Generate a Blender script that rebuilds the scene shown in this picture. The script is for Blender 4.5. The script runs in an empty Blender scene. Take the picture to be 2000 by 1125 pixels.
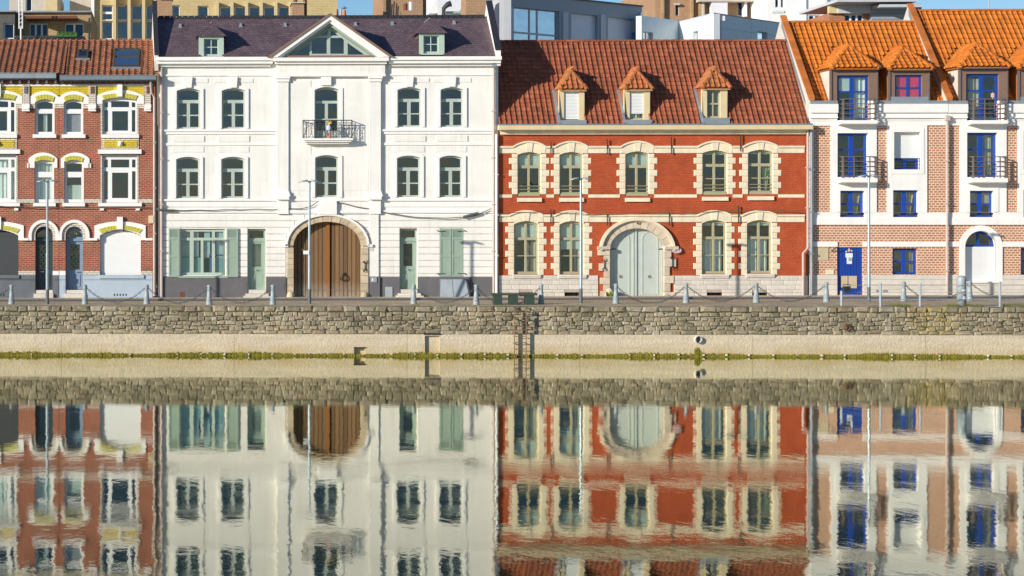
import bpy, bmesh, math, random
from mathutils import Vector, Matrix, geometry
random.seed(7)
SC = bpy.context.scene
COL = SC.collection
# ------------------------------------------------------------ camera, sky, sun
F, D, HC, PSI = 3552.0, 74.0, 4.8, math.radians(1.5)
CX, CY = 340 - F*math.tan(PSI), 432.0
cam = bpy.data.cameras.new('camera'); camo = bpy.data.objects.new('camera', cam); COL.objects.link(camo)
camo.location = (0, -D, HC); camo.rotation_euler = (math.pi/2, 0, PSI)
cam.sensor_width = 36; cam.lens = F/2000*36
cam.shift_x = (1000-CX)/2000; cam.shift_y = (CY-562.5)/2000
cam.clip_start = .5; cam.clip_end = 3000
SC.camera = camo
SUN = Vector((1.5, 1.0, -.52)).normalized()          # the way the light travels
world = bpy.data.worlds.new('World'); SC.world = world; world.use_nodes = True
nt = world.node_tree; bg = nt.nodes['Background']
sky = nt.nodes.new('ShaderNodeTexSky'); sky.sky_type = 'NISHITA'; sky.sun_disc = False
sky.sun_elevation = math.asin(-SUN.z); sky.sun_rotation = math.radians(236)
sky.air_density = 1.0; sky.dust_density = .0; sky.ozone_density = 5.0
nt.links.new(sky.outputs[0], bg.inputs[0]); bg.inputs[1].default_value = .115
sl = bpy.data.lights.new('sun', 'SUN'); sl.energy = 5.0; sl.angle = math.radians(.5); sl.color = (1, .935, .825)
so = bpy.data.objects.new('sun', sl); COL.objects.link(so); so.location = (-40, -60, 40)
so.rotation_euler = SUN.to_track_quat('-Z', 'Y').to_euler()
SC.view_settings.view_transform = 'Standard'; SC.view_settings.look = 'None'
SC.view_settings.exposure = .12; SC.view_settings.gamma = 1; SC.view_settings.use_curve_mapping = False

# ------------------------------------------------------------ measuring: pixel of the photograph -> point on a plane Y
def W(px, py, Y=0.0):
    t = (px-CX)/F; Q = Y+D
    X = Q*(t*math.cos(PSI)-math.sin(PSI))/(math.cos(PSI)+t*math.sin(PSI))
    dep = -X*math.sin(PSI)+Q*math.cos(PSI)
    return X, HC-(py-CY)/F*dep
GZ = 1.62                                              # street level above the water at the left
QTOP = 1.776                                           # top of the quay coping
def gz(X): return GZ+.0042*(X+6)                       # the street climbs a little to the right
QY = -9.0                                              # face of the quay wall
def on_ground(px, py):
    z = GZ
    for _ in range(6):
        dep = (HC-z)*F/(py-CY); t = (px-CX)/F
        X = dep*(t*math.cos(PSI)-math.sin(PSI)); Y = dep*(math.cos(PSI)+t*math.sin(PSI))-D; z = gz(X)
    return X, Y

# ------------------------------------------------------------ materials
def nodes(name):
    m = bpy.data.materials.new(name); m.use_nodes = True
    n = m.node_tree; return m, n, n.nodes['Principled BSDF'], n.links.new
def mapped(n, scale):
    tc = n.nodes.new('ShaderNodeTexCoord'); mp = n.nodes.new('ShaderNodeMapping')
    mp.inputs['Scale'].default_value = scale
    n.links.new(tc.outputs['Object'], mp.inputs[0]); return mp.outputs[0]
def noise(n, vec, scale=1, detail=4, rough=.6):
    t = n.nodes.new('ShaderNodeTexNoise'); t.inputs['Scale'].default_value = scale
    t.inputs['Detail'].default_value = detail; t.inputs['Roughness'].default_value = rough
    if vec is not None: n.links.new(vec, t.inputs['Vector'])
    return t.outputs['Fac']
def ramp(n, fac, a, b, lo, hi):
    r = n.nodes.new('ShaderNodeMapRange'); r.inputs[1].default_value = a; r.inputs[2].default_value = b
    r.inputs[3].default_value = lo; r.inputs[4].default_value = hi
    n.links.new(fac, r.inputs[0]); return r.outputs[0]
def math_(n, op, a, b):
    t = n.nodes.new('ShaderNodeMath'); t.operation = op
    for i, v in enumerate((a, b)):
        if isinstance(v, (int, float)): t.inputs[i].default_value = v
        else: n.links.new(v, t.inputs[i])
    return t.outputs[0]
def mix(n, fac, a, b, mode='MIX'):
    t = n.nodes.new('ShaderNodeMix'); t.data_type = 'RGBA'; t.blend_type = mode
    for s, v in ((0, fac), (6, a), (7, b)):
        if isinstance(v, (int, float)): t.inputs[s].default_value = v
        elif isinstance(v, tuple): t.inputs[s].default_value = (*v, 1) if len(v) == 3 else v
        else: n.links.new(v, t.inputs[s])
    return t.outputs[2]
def scale_col(n, col, val):
    t = n.nodes.new('ShaderNodeVectorMath'); t.operation = 'SCALE'
    if isinstance(col, tuple): t.inputs[0].default_value = col[:3]
    else: n.links.new(col, t.inputs[0])
    n.links.new(val, t.inputs[3]); return t.outputs[0]
def bump(n, b, h, dist, strength=1):
    t = n.nodes.new('ShaderNodeBump'); t.inputs['Distance'].default_value = dist; t.inputs['Strength'].default_value = strength
    n.links.new(h, t.inputs['Height']); n.links.new(t.outputs[0], b.inputs['Normal'])
def piece_random(n):                                   # one value per piece, whether an object or an island of a joined mesh
    o = n.nodes.new('ShaderNodeObjectInfo'); g = n.nodes.new('ShaderNodeNewGeometry')
    s = math_(n, 'ADD', o.outputs['Random'], g.outputs['Random Per Island'])
    return math_(n, 'FRACT', s, 0)

def plain(name, col, rough=.75, var=.12, vs=3.0, bmp=.004, bs=30, metal=0, streak=0, dirt=(.25, .23, .2), piece=0, coat=0):
    m, n, b, L = nodes(name)
    v = mapped(n, (1, 1, 1))
    f = ramp(n, noise(n, v, vs, 5), .25, .75, 1-var, 1+var)
    if piece: f = math_(n, 'MULTIPLY', f, ramp(n, piece_random(n), 0, 1, 1-piece, 1+piece))
    c = scale_col(n, col, f)
    if streak:
        s = noise(n, mapped(n, (5, 5, .35)), 1, 6, .65); s2 = noise(n, mapped(n, (.8, .8, .6)), 1, 3)
        k = math_(n, 'MULTIPLY', ramp(n, s, .5, .75, 0, 1), ramp(n, s2, .35, .7, 0, 1))
        c = mix(n, math_(n, 'MULTIPLY', k, streak), c, dirt)
    L(c, b.inputs['Base Color']); b.inputs['Roughness'].default_value = rough; b.inputs['Metallic'].default_value = metal
    if bmp: bump(n, b, noise(n, v, bs, 4), bmp)
    return m
def brick(name, c1, c2, mortar, bw, bh, ms=.012, var=.25, bmp=.008, stain=0, stain_col=(.1, .08, .06)):
    m, n, b, L = nodes(name)
    tc = n.nodes.new('ShaderNodeTexCoord'); sp = n.nodes.new('ShaderNodeSeparateXYZ'); cb = n.nodes.new('ShaderNodeCombineXYZ')
    L(tc.outputs['Object'], sp.inputs[0]); L(math_(n, 'ADD', sp.outputs[0], sp.outputs[1]), cb.inputs[0]); L(sp.outputs[2], cb.inputs[1])
    t = n.nodes.new('ShaderNodeTexBrick'); L(cb.outputs[0], t.inputs['Vector'])
    t.inputs['Color1'].default_value = (*c1, 1); t.inputs['Color2'].default_value = (*c2, 1); t.inputs['Mortar'].default_value = (*mortar, 1)
    t.inputs['Scale'].default_value = 1; t.inputs['Mortar Size'].default_value = ms; t.inputs['Mortar Smooth'].default_value = .3
    t.inputs['Brick Width'].default_value = bw; t.inputs['Row Height'].default_value = bh; t.inputs['Bias'].default_value = 0
    v = mapped(n, (1, 1, 1))
    f = math_(n, 'MULTIPLY', ramp(n, noise(n, v, 1.3, 6), .25, .75, 1-var, 1+var), ramp(n, noise(n, v, 14, 3), .25, .75, .85, 1.15))
    c = scale_col(n, t.outputs['Color'], f)
    if stain:
        k = ramp(n, noise(n, mapped(n, (1.4, 1.4, .8)), 1, 7, .7), .52, .72, 0, stain)
        c = mix(n, k, c, stain_col)
    L(c, b.inputs['Base Color']); b.inputs['Roughness'].default_value = .85
    h = math_(n, 'ADD', math_(n, 'MULTIPLY', t.outputs['Fac'], -1), math_(n, 'MULTIPLY', noise(n, v, 40, 3), .5))
    bump(n, b, h, bmp); return m
def tilemat(name, c1, c2, moss=(.12, .10, .04), mossamt=.5, white=0):
    m, n, b, L = nodes(name)
    r = piece_random(n); c = mix(n, r, c1, c2)
    tc = n.nodes.new('ShaderNodeTexCoord'); g = n.nodes.new('ShaderNodeNewGeometry')
    a = noise(n, g.outputs['Position'], 1.1, 6, .7); a2 = noise(n, g.outputs['Position'], 11, 4, .7)
    k = math_(n, 'MULTIPLY', ramp(n, a, .42, .68, 0, mossamt), ramp(n, a2, .3, .6, .2, 1))
    c = mix(n, k, c, moss)
    if white:
        c = mix(n, ramp(n, noise(n, g.outputs['Position'], 9, 5, .8), .62, .72, 0, white), c, (.5, .47, .4))
    c = scale_col(n, c, ramp(n, math_(n, 'FRACT', math_(n, 'MULTIPLY', r, 7.3), 0), 0, 1, .82, 1.16))
    L(c, b.inputs['Base Color']); b.inputs['Roughness'].default_value = .72
    bump(n, b, a2, .006); return m
def glassmat(name, tint=(.8, .88, .86), refl=1.0):
    m = bpy.data.materials.new(name); m.use_nodes = True; n = m.node_tree; n.nodes.clear(); L = n.links.new
    out = n.nodes.new('ShaderNodeOutputMaterial'); mx = n.nodes.new('ShaderNodeMixShader')
    tr = n.nodes.new('ShaderNodeBsdfTransparent'); tr.inputs[0].default_value = (*tint, 1)
    gl = n.nodes.new('ShaderNodeBsdfGlossy'); gl.inputs['Roughness'].default_value = .015; gl.inputs['Color'].default_value = (.95, .97, 1, 1)
    fr = n.nodes.new('ShaderNodeFresnel'); fr.inputs[0].default_value = 1.55
    g = n.nodes.new('ShaderNodeNewGeometry'); bm = n.nodes.new('ShaderNodeBump'); bm.inputs['Distance'].default_value = .012
    L(noise(n, g.outputs['Position'], 1.6, 2, .4), bm.inputs['Height']); L(bm.outputs[0], gl.inputs['Normal'])
    L(math_(n, 'MULTIPLY', fr.outputs[0], 2.6*refl), mx.inputs[0]); L(tr.outputs[0], mx.inputs[1]); L(gl.outputs[0], mx.inputs[2]); L(mx.outputs[0], out.inputs[0])
    return m
def woodmat(name, c1, c2, grey):
    m, n, b, L = nodes(name)
    g = noise(n, mapped(n, (40, 40, 1.6)), 1, 8, .7); r = piece_random(n)
    c = mix(n, g, c1, c2)
    c = scale_col(n, c, ramp(n, r, 0, 1, .75, 1.3))
    z = n.nodes.new('ShaderNodeSeparateXYZ'); tc = n.nodes.new('ShaderNodeTexCoord'); L(tc.outputs['Object'], z.inputs[0])
    k = math_(n, 'MULTIPLY', ramp(n, z.outputs[2], .1, .75, 1, 0), ramp(n, noise(n, mapped(n, (14, 14, 1.2)), 1, 4), .3, .65, .3, 1))
    c = mix(n, k, c, grey)                                # rain-bleached foot of the boards
    L(c, b.inputs['Base Color']); b.inputs['Roughness'].default_value = .8; bump(n, b, g, .004); return m
def slatemat(name):
    m, n, b, L = nodes(name)
    tc = n.nodes.new('ShaderNodeTexCoord'); sp = n.nodes.new('ShaderNodeSeparateXYZ'); cb = n.nodes.new('ShaderNodeCombineXYZ')
    L(tc.outputs['Object'], sp.inputs[0]); L(sp.outputs[0], cb.inputs[0]); L(sp.outputs[2], cb.inputs[1])
    t = n.nodes.new('ShaderNodeTexBrick'); L(cb.outputs[0], t.inputs['Vector'])
    t.inputs['Color1'].default_value = (.115, .075, .088, 1); t.inputs['Color2'].default_value = (.165, .115, .125, 1); t.inputs['Mortar'].default_value = (.05, .03, .045, 1)
    t.inputs['Scale'].default_value = 1; t.inputs['Mortar Size'].default_value = .006; t.inputs['Brick Width'].default_value = .16; t.inputs['Row Height'].default_value = .09
    v = mapped(n, (1, 1, 1))
    c = scale_col(n, t.outputs['Color'], math_(n, 'MULTIPLY', ramp(n, noise(n, v, .9, 6), .3, .7, .8, 1.2), ramp(n, noise(n, v, 18, 3), .3, .7, .8, 1.2)))
    c = mix(n, ramp(n, noise(n, mapped(n, (3, 3, .4)), 1, 6, .7), .55, .8, 0, .35), c, (.26, .19, .17))
    L(c, b.inputs['Base Color']); b.inputs['Roughness'].default_value = .6
    bump(n, b, math_(n, 'MULTIPLY', t.outputs['Fac'], -1), .01); return m

m_glass = glassmat('window_glass')
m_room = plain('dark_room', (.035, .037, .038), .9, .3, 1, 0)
m_white = plain('white_stucco', (.83, .80, .745), .85, .07, 1.0, .005, 40, streak=.8, dirt=(.60, .54, .46))
m_white2 = plain('white_trim', (.86, .83, .79), .7, .05, 2, .002, 50, streak=.35, dirt=(.55, .49, .41))
m_plinth = plain('dark_grey_plinth', (.135, .128, .135), .85, .12, 2, .003, 50, streak=.3, dirt=(.24, .22, .2))
m_green = plain('sage_paint', (.30, .39, .31), .55, .07, 3, .001, 60, streak=.25, dirt=(.2, .25, .2))
m_greenlt = plain('pale_sage_paint', (.43, .52, .43), .5, .06, 3, .001, 60)
m_framegrey = plain('pale_grey_green_frame', (.42, .47, .42), .5, .05, 3, .001, 60)
m_slate = slatemat('purple_slate')
m_slateedge = plain('dark_slate_edge', (.022, .022, .032), .7, .25, 6, .004)
m_stone = plain('sandstone', (.52, .42, .29), .85, .22, 4, .008, 22, streak=.3, dirt=(.3, .22, .15), piece=.14)
m_cream = plain('cream_stone', (.79, .685, .50), .82, .14, 3, .004, 40, streak=.3, dirt=(.5, .38, .24), piece=.05)
m_creamgut = plain('cream_gutter', (.68, .55, .33), .7, .08, 3, .002, 40, streak=.2)
m_wood = woodmat('brown_boards', (.10, .052, .022), (.27, .155, .07), (.36, .32, .26))
m_woodhot = woodmat('orange_board', (.30, .10, .02), (.40, .16, .035), (.30, .27, .22))
m_brickred = brick('painted_red_brick', (.50, .092, .026), (.44, .072, .019), (.38, .065, .02), .22, .075, .010, .2, .012, .45, (.58, .15, .06))
m_brickleft = brick('old_red_brick', (.36, .082, .04), (.26, .055, .03), (.42, .25, .17), .21, .077, .012, .2, .006, .3, (.16, .07, .045))
m_brickpink = brick('pink_brick', (.50, .205, .105), (.40, .15, .075), (.72, .52, .38), .165, .098, .022, .14, .006)
m_brickpale = brick('pale_glazed_brick', (.72, .66, .56), (.66, .6, .5), (.34, .28, .22), .21, .077, .012, .1, .005)
m_yellow = brick('yellow_glazed_brick', (.72, .53, .03), (.66, .46, .025), (.32, .24, .03), .21, .077, .009, .14, .005)
m_yellowarc = plain('yellow_arch_brick', (.55, .50, .06), .5, .25, 14, .003, 20)
m_tilered = tilemat('red_clay_tile', (.30, .075, .032), (.39, .115, .05), (.13, .06, .03), .7, .3)
m_tilehot = tilemat('hip_clay_tile', (.50, .15, .045), (.42, .12, .04), (.25, .19, .05), .6)
m_tileleft = tilemat('brown_clay_tile', (.50, .195, .09), (.39, .135, .065), (.13, .08, .045), .6, .35)
m_tileorange = tilemat('orange_clay_tile', (.58, .15, .013), (.66, .195, .018), (.34, .13, .025), .6)
m_coping = tilemat('orange_coping_tile', (.60, .185, .03), (.52, .14, .03), (.3, .14, .05), .4)
m_tilelip = plain('tile_edge_gap_shade', (.10, .045, .02), .9, .4, 12, 0)  # shade of the gaps between tile rows put into the edge colour
m_zinc = plain('zinc', (.30, .33, .36), .5, .15, 3, .002, 30, metal=.3, streak=.4, dirt=(.45, .45, .45))
m_zincdk = plain('painted_gutter', (.17, .22, .25), .55, .15, 3, .002, 30, streak=.3, dirt=(.3, .3, .28))
m_iron = plain('black_iron', (.025, .03, .03), .5, .2, 8, .001)
m_grey = plain('grey_paint', (.36, .40, .43), .45, .12, 4, .002, 40, streak=.35, dirt=(.2, .2, .19))
m_steel = plain('galvanised_steel', (.42, .46, .49), .45, .1, 5, .001, metal=.4)
m_blue = plain('cobalt_paint', (.010, .055, .33), .4, .08, 4, .001)
m_bluedoor = plain('mid_blue_paint', (.20, .30, .42), .5, .08, 4, .001)
m_bluewash = plain('pale_blue_render', (.42, .50, .58), .8, .07, 2, .003, 50, streak=.3, dirt=(.3, .33, .36))
m_slateblue = plain('dark_blue_grey_render', (.13, .145, .165), .8, .15, 2, .003, 50, streak=.4, dirt=(.25, .24, .22))
m_darkdoor = plain('dark_teal_paint', (.035, .06, .075), .45, .1, 4, .001)
m_pink = plain('pinkish_pipe', (.50, .41, .37), .6, .12, 4, .001)
m_pvc = plain('white_plastic', (.82, .82, .80), .5, .03, 3, 0)
m_pvcgrey = plain('dark_shutter', (.055, .06, .062), .6, .1, 3, 0)
m_curtain = plain('white_curtain', (.78, .80, .76), .9, .06, 6, 0)
m_curtaing = plain('beige_curtain', (.45, .40, .30), .9, .1, 6, 0)
m_curtainlilac = plain('lilac_blind', (.38, .33, .38), .9, .08, 6, 0)
m_blind = plain('pale_blind', (.60, .66, .60), .8, .05, 4, 0)
m_red = plain('crimson_blind', (.85, .02, .12), .8, .05, 4, 0)
m_taupe = plain('taupe_panel', (.225, .135, .095), .7, .1, 3, .002)
m_plaster = plain('weathered_plaster', (.62, .57, .50), .9, .14, 2, .006, 25, streak=.55, dirt=(.35, .33, .3))
m_block = plain('plinth_limestone', (.66, .60, .52), .85, .13, 3, .006, 25, streak=.25, dirt=(.4, .35, .3), piece=.07)
m_joint = plain('mortar', (.42, .36, .3), .9, .15, 5, .004)
m_rust = plain('rusty_iron', (.16, .06, .03), .8, .3, 9, .004)
m_cable = plain('cable', (.10, .10, .09), .6, .1, 5, 0)
m_gatepaint = plain('pale_grey_green_paint', (.50, .55, .50), .6, .07, 2, .002, 50, streak=.3, dirt=(.36, .4, .36))
m_board = plain('beige_board', (.55, .45, .29), .8, .06, 3, 0)
m_bench = plain('bench_green', (.035, .06, .045), .6, .2, 6, .003)
m_paper = plain('paper', (.75, .78, .80), .7, .03, 3, 0)

# ------------------------------------------------------------ mesh kit
def top_loc(p):
    if p is None: return Vector((0, 0, 0))
    while p.parent: p = p.parent
    return Vector(p.location)
class MB:
    def __init__(s): s.v = []; s.f = []
    def add(s, vs, fs):
        k = len(s.v); s.v += [tuple(v) for v in vs]; s.f += [tuple(i+k for i in f) for f in fs]; return s
    def quad(s, *p): return s.add(p, [tuple(range(len(p)))])
    def box(s, x0, x1, y0, y1, z0, z1):
        return s.add([(x0,y0,z0),(x1,y0,z0),(x1,y1,z0),(x0,y1,z0),(x0,y0,z1),(x1,y0,z1),(x1,y1,z1),(x0,y1,z1)],
                     [(0,3,2,1),(4,5,6,7),(0,1,5,4),(1,2,6,5),(2,3,7,6),(3,0,4,7)])
    def hull(s, pts8):
        return s.add(pts8, [(0,3,2,1),(4,5,6,7),(0,1,5,4),(1,2,6,5),(2,3,7,6),(3,0,4,7)])
    def ext(s, poly, vec):
        n = len(poly); vec = Vector(vec); a = [Vector(p) for p in poly]
        return s.add(a+[p+vec for p in a], [tuple(range(n)), tuple(range(2*n-1, n-1, -1))]+[(i, (i+1) % n, n+(i+1) % n, n+i) for i in range(n)])
    def prism(s, poly, y0, y1): return s.ext([(x, y0, z) for x, z in poly], (0, y1-y0, 0))
    def plate(s, outer, holes, y0, y1, sides=True):
        loops = [outer]+list(holes)
        tri = geometry.tessellate_polygon([[Vector((x, z, 0)) for x, z in l] for l in loops])
        flat = [(x, z) for l in loops for x, z in l]
        s.add([(x, y0, z) for x, z in flat], [t for t in tri])
        if sides:
            for l in loops:
                n = len(l); s.add([(x, y0, z) for x, z in l]+[(x, y1, z) for x, z in l], [(i, (i+1) % n, n+(i+1) % n, n+i) for i in range(n)])
        return s
    def tube(s, pts, r, n=6, cap=True):
        pts = [Vector(p) for p in pts]; rings = []; ref = None
        for i, p in enumerate(pts):
            d = (pts[min(i+1, len(pts)-1)]-pts[max(i-1, 0)]).normalized()
            u = d.cross(Vector((0, 0, 1))) if abs(d.z) < .95 else d.cross(Vector((0, 1, 0)))
            u.normalize(); w = d.cross(u)
            rr = r[i] if isinstance(r, (list, tuple)) else r
            rings.append([p+(u*math.cos(2*math.pi*k/n)+w*math.sin(2*math.pi*k/n))*rr for k in range(n)])
        vs = [q for ri in rings for q in ri]; fs = []
        for i in range(len(rings)-1):
            for k in range(n): fs.append((i*n+k, i*n+(k+1) % n, (i+1)*n+(k+1) % n, (i+1)*n+k))
        if cap: fs += [tuple(range(n-1, -1, -1)), tuple(range((len(rings)-1)*n, len(rings)*n))]
        return s.add(vs, fs)
    def lathe(s, c, prof, n=12):
        cx, cy, cz = c; vs = []; fs = []
        for r, z in prof: vs += [(cx+r*math.cos(2*math.pi*k/n), cy+r*math.sin(2*math.pi*k/n), cz+z) for k in range(n)]
        for i in range(len(prof)-1):
            for k in range(n): fs.append((i*n+k, i*n+(k+1) % n, (i+1)*n+(k+1) % n, (i+1)*n+k))
        fs += [tuple(range(n-1, -1, -1)), tuple(range((len(prof)-1)*n, len(prof)*n))]
        return s.add(vs, fs)
    def mesh(s, name, mat, off=Vector((0, 0, 0)), smooth=False):
        me = bpy.data.meshes.new(name); me.from_pydata([(v[0]-off.x, v[1]-off.y, v[2]-off.z) for v in s.v], [], s.f)
        bm = bmesh.new(); bm.from_mesh(me); bmesh.ops.recalc_face_normals(bm, faces=bm.faces); bm.to_mesh(me); bm.free()
        if smooth: me.polygons.foreach_set('use_smooth', [True]*len(me.polygons))
        if mat: me.materials.append(mat)
        return me
    def build(s, name, mat, parent=None, smooth=False, kind=None, label=None):
        o = bpy.data.objects.new(name, s.mesh(name, mat, top_loc(parent), smooth)); COL.objects.link(o)
        if parent: o.parent = parent
        if kind: o['kind'] = kind
        if label: o['label'] = label
        return o
def thing(name, label, cat, loc, group=None):
    o = bpy.data.objects.new(name, None); COL.objects.link(o); o.location = loc; o.empty_display_size = .3
    o['label'] = label; o['category'] = cat
    if group: o['group'] = group
    return o
def tag(o, label=None, cat=None, group=None, kind=None):
    for k, v in (('label', label), ('category', cat), ('group', group), ('kind', kind)):
        if v: o[k] = v
    return o
def inst(name, me, parent, loc, rot=None, scale=None):
    o = bpy.data.objects.new(name, me); COL.objects.link(o); o.parent = parent
    M4 = Matrix.Translation(Vector(loc)-top_loc(parent))
    if rot is not None: M4 = M4 @ rot.to_4x4()
    if scale is not None: M4 = M4 @ Matrix.Diagonal((*scale, 1))
    o.matrix_basis = M4; return o
def B(x0, x1, y0, y1, z0, z1): return MB().box(x0, x1, y0, y1, z0, z1)
# chamfered unit block (base for stones and quoins), centred, size 1
def block_mesh(name, mat, ch=.08, jit=0, seed=0):
    rnd = random.Random(seed); a, h = .5, .5
    bm = bmesh.new(); bmesh.ops.create_cube(bm, size=1)
    for v in bm.verts:
        v.co += Vector((rnd.uniform(-jit, jit), 0, rnd.uniform(-jit, jit)))
    es = [e for e in bm.edges if all(v.co.y < 0 for v in e.verts)]
    bmesh.ops.bevel(bm, geom=es, offset=ch, segments=1, affect='EDGES')
    me = bpy.data.meshes.new(name); bm.to_mesh(me); bm.free(); me.materials.append(mat); return me
class Arch:
    def __init__(s, x0, x1, zc, rise, ell=False):
        s.x0, s.x1, s.zc, s.rise, s.ell = x0, x1, zc, rise, ell; s.xm = (x0+x1)/2; s.hw = (x1-x0)/2
        s.r = (s.hw**2+rise**2)/(2*rise) if rise > 1e-6 else 0
    def z(s, x):
        if s.rise < 1e-6: return s.zc
        d = min(abs(x-s.xm), s.hw)
        if s.ell: return s.zc-s.rise+s.rise*math.sqrt(max(0, 1-(d/s.hw)**2))
        return s.zc-s.r+math.sqrt(max(0, s.r**2-d*d))
    def pts(s, a=None, b=None, n=14, off=0):             # from right to left along the top
        a = s.x0 if a is None else a; b = s.x1 if b is None else b
        if s.rise < 1e-6: return [(b, s.zc+off), (a, s.zc+off)]
        if s.ell and abs(a-s.x0) < 1e-6 and abs(b-s.x1) < 1e-6:
            return [(s.xm+s.hw*math.cos(math.pi*i/n), s.zc-s.rise+s.rise*math.sin(math.pi*i/n)+off) for i in range(n+1)]
        return [(b+(a-b)*i/n, s.z(b+(a-b)*i/n)+off) for i in range(n+1)]
def opening(x0, x1, z0, zc, rise=0, ell=False, n=14):
    return [(x0, z0), (x1, z0)]+Arch(x0, x1, zc, rise, ell).pts(n=n)

# ------------------------------------------------------------ house kit
class House:
    def __init__(s, name, label, cat, xa, xb, ztop_py, zbase=GZ, depth=8):
        s.xr = (xa+xb)/2; s.xa, s.xb = s.X(xa), s.X(xb)
        s.root = thing(name, label, cat, ((s.xa+s.xb)/2, 0, zbase)); s.holes = []; s.rooms = MB(); s.top = s.Z(ztop_py); s.base = zbase-.05
        s.tiles = 0; s.depth = depth; s.grow = 0
    def X(s, px, Y=0): return W(px, 400, Y)[0]
    def Z(s, py, Y=0): return W(s.xr, py, Y)[1]
    def part(s, mb, name, mat, parent=None, **k): return mb.build(name, mat, parent or s.root, **k)
    def bx(s, x0, y0, x1, y1, a, b, name, mat, parent=None, **k):   # box by pixel rect, from depth a to depth b
        return s.part(B(s.X(x0), s.X(x1), a, b, s.Z(y1), s.Z(y0)), name, mat, parent, **k)
    def rect(s, x0, y0, x1, y1): return s.X(x0), s.X(x1), s.Z(y1), s.Z(y0)
    def hole(s, x0, y0, x1, y1, rise=0, ell=False):
        X0, X1, Z0, Z1 = s.rect(x0, y0, x1, y1); R = rise/48.2
        p = opening(X0, X1, Z0, Z1, R, ell); s.holes.append(p); return p
    def room(s, X0, X1, Z0, Z1, yb, deep=1.6):
        e = .12; r = s.rooms; x0, x1, z0, z1 = X0-e, X1+e, Z0-e, Z1+e; y0, y1 = yb+.002, yb+deep
        r.quad((x0,y0,z0),(x0,y1,z0),(x0,y1,z1),(x0,y0,z1)); r.quad((x1,y0,z0),(x1,y1,z0),(x1,y1,z1),(x1,y0,z1))
        r.quad((x0,y0,z0),(x1,y0,z0),(x1,y1,z0),(x0,y1,z0)); r.quad((x0,y0,z1),(x1,y0,z1),(x1,y1,z1),(x0,y1,z1))
        r.quad((x0,y1,z0),(x1,y1,z0),(x1,y1,z1),(x0,y1,z1))
        # return strips closing the gap round the opening
        for a, b, c, d in ((x0, X0+.01, z0, z1), (X1-.01, x1, z0, z1), (x0, x1, z0, Z0+.01)): r.quad((a,y0,c),(b,y0,c),(b,y0,d),(a,y0,d))
    def win(s, x0, y0, x1, y1, panes, fm, rise=0, ell=False, dep=.14, yb=.36, th=.07, gm=None, extras=(), cut=True, room=True, name='window', parent=None, front=0, sub=True):
        """a framed window: panes are fractions of the opening (x0,ytop,x1,ybottom), optional 'a' = follows the arch"""
        X0, X1, Z0, Z1 = s.rect(x0, y0, x1, y1); R = rise/48.2; A = Arch(X0, X1, Z1, R, ell)
        if cut: s.holes.append(opening(X0-s.grow, X1+s.grow, Z0, Z1+s.grow, R+(s.grow if rise else 0), ell))
        w, h = X1-X0, Z1-Z0; yf = front+dep; hs = []
        for p in panes:
            a, b, c, d = X0+p[0]*w, X0+p[2]*w, Z1-p[3]*h, Z1-p[1]*h
            if len(p) > 4 and rise:
                m = p[1]*h; hs.append([(a, c), (b, c)]+[(x, z-m) for x, z in A.pts(a, b, 8)])
            else: hs.append([(a, c), (b, c), (b, d), (a, d)])
        f = MB().plate(opening(X0+.004, X1-.004, Z0+.004, Z1-.004, R, ell), hs, yf, yf+th).build(name, fm, parent or s.root)
        par = f if sub else (parent or s.root)
        for q in hs: MB().plate(q, [], yf+th*.5, 0, sides=False).build('pane', gm or m_glass, par)
        for e in extras:
            k = e[0]
            if k == 'curtain':
                _, fa, fb, fc, fd, mt = e; xa, xb, za, zb = X0+fa*w, X0+fb*w, Z1-fd*h, Z1-fc*h
                n = max(8, int((xb-xa)/.035)); c = MB(); ph = random.random()*6
                ys = [yf+th+.10+.028*math.sin(ph+i*1.15)+.014*math.sin(i*2.7+ph) for i in range(n+1)]
                for i in range(n): c.quad((xa+(xb-xa)*i/n, ys[i], za), (xa+(xb-xa)*(i+1)/n, ys[i+1], za), (xa+(xb-xa)*(i+1)/n, ys[i+1], zb), (xa+(xb-xa)*i/n, ys[i], zb))
                c.build('curtain', mt, par)
            elif k == 'drape':                               # tied back curtain narrowing to its foot
                _, fa, fb, fc, fd, mt = e; c = MB(); n = 10
                for i in range(n):
                    def q(j, t):
                        u = j/n; cxx = (fa+fb)/2; hwid = (fb-fa)/2*(1-.75*t); fx = cxx+(u-.5)*2*hwid
                        return (X0+fx*w, yf+th+.09+.03*math.sin(j*1.9), Z1-(fc+(fd-fc)*t)*h)
                    c.quad(q(i, 1), q(i+1, 1), q(i+1, 0), q(i, 0))
                c.build('curtain', mt, par)
            elif k == 'blind':
                _, fa, fb, fc, fd, mt = e
                B(X0+fa*w, X0+fb*w, yf+th+.04, yf+th+.06, Z1-fd*h, Z1-fc*h).build('blind', mt, par)
            elif k == 'shutter':                             # rolled-down slatted shutter in front of the frame
                _, fc, fd, mt = e; zt, zb = Z1-fc*h, Z1-fd*h; n = max(3, int((zt-zb)/.055)); c = MB()
                ph = (zt-zb)/n
                for i in range(n):
                    za = zb+i*ph
                    if fc > .001 or rise == 0 or za+ph < Z1-R: c.box(X0+.006, X1-.006, yf-.05, yf-.03, za+.004, za+ph-.004)
                    else:
                        zz = za+ph/2; dx = 0
                        while A.z(A.xm-A.hw+dx) < zz+ph*.5 and dx < A.hw-.05: dx += .01
                        c.box(X0+dx+.006, X1-dx-.006, yf-.05, yf-.03, za+.004, za+ph-.004)
                c.box(X0+.01, X1-.01, yf-.028, yf-.02, zb, min(zt, Z1-R)-.01)
                c.build('roller_shutter', mt, par)
        if room: s.room(X0, X1, Z0, Z1, yb)
        return f
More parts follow.
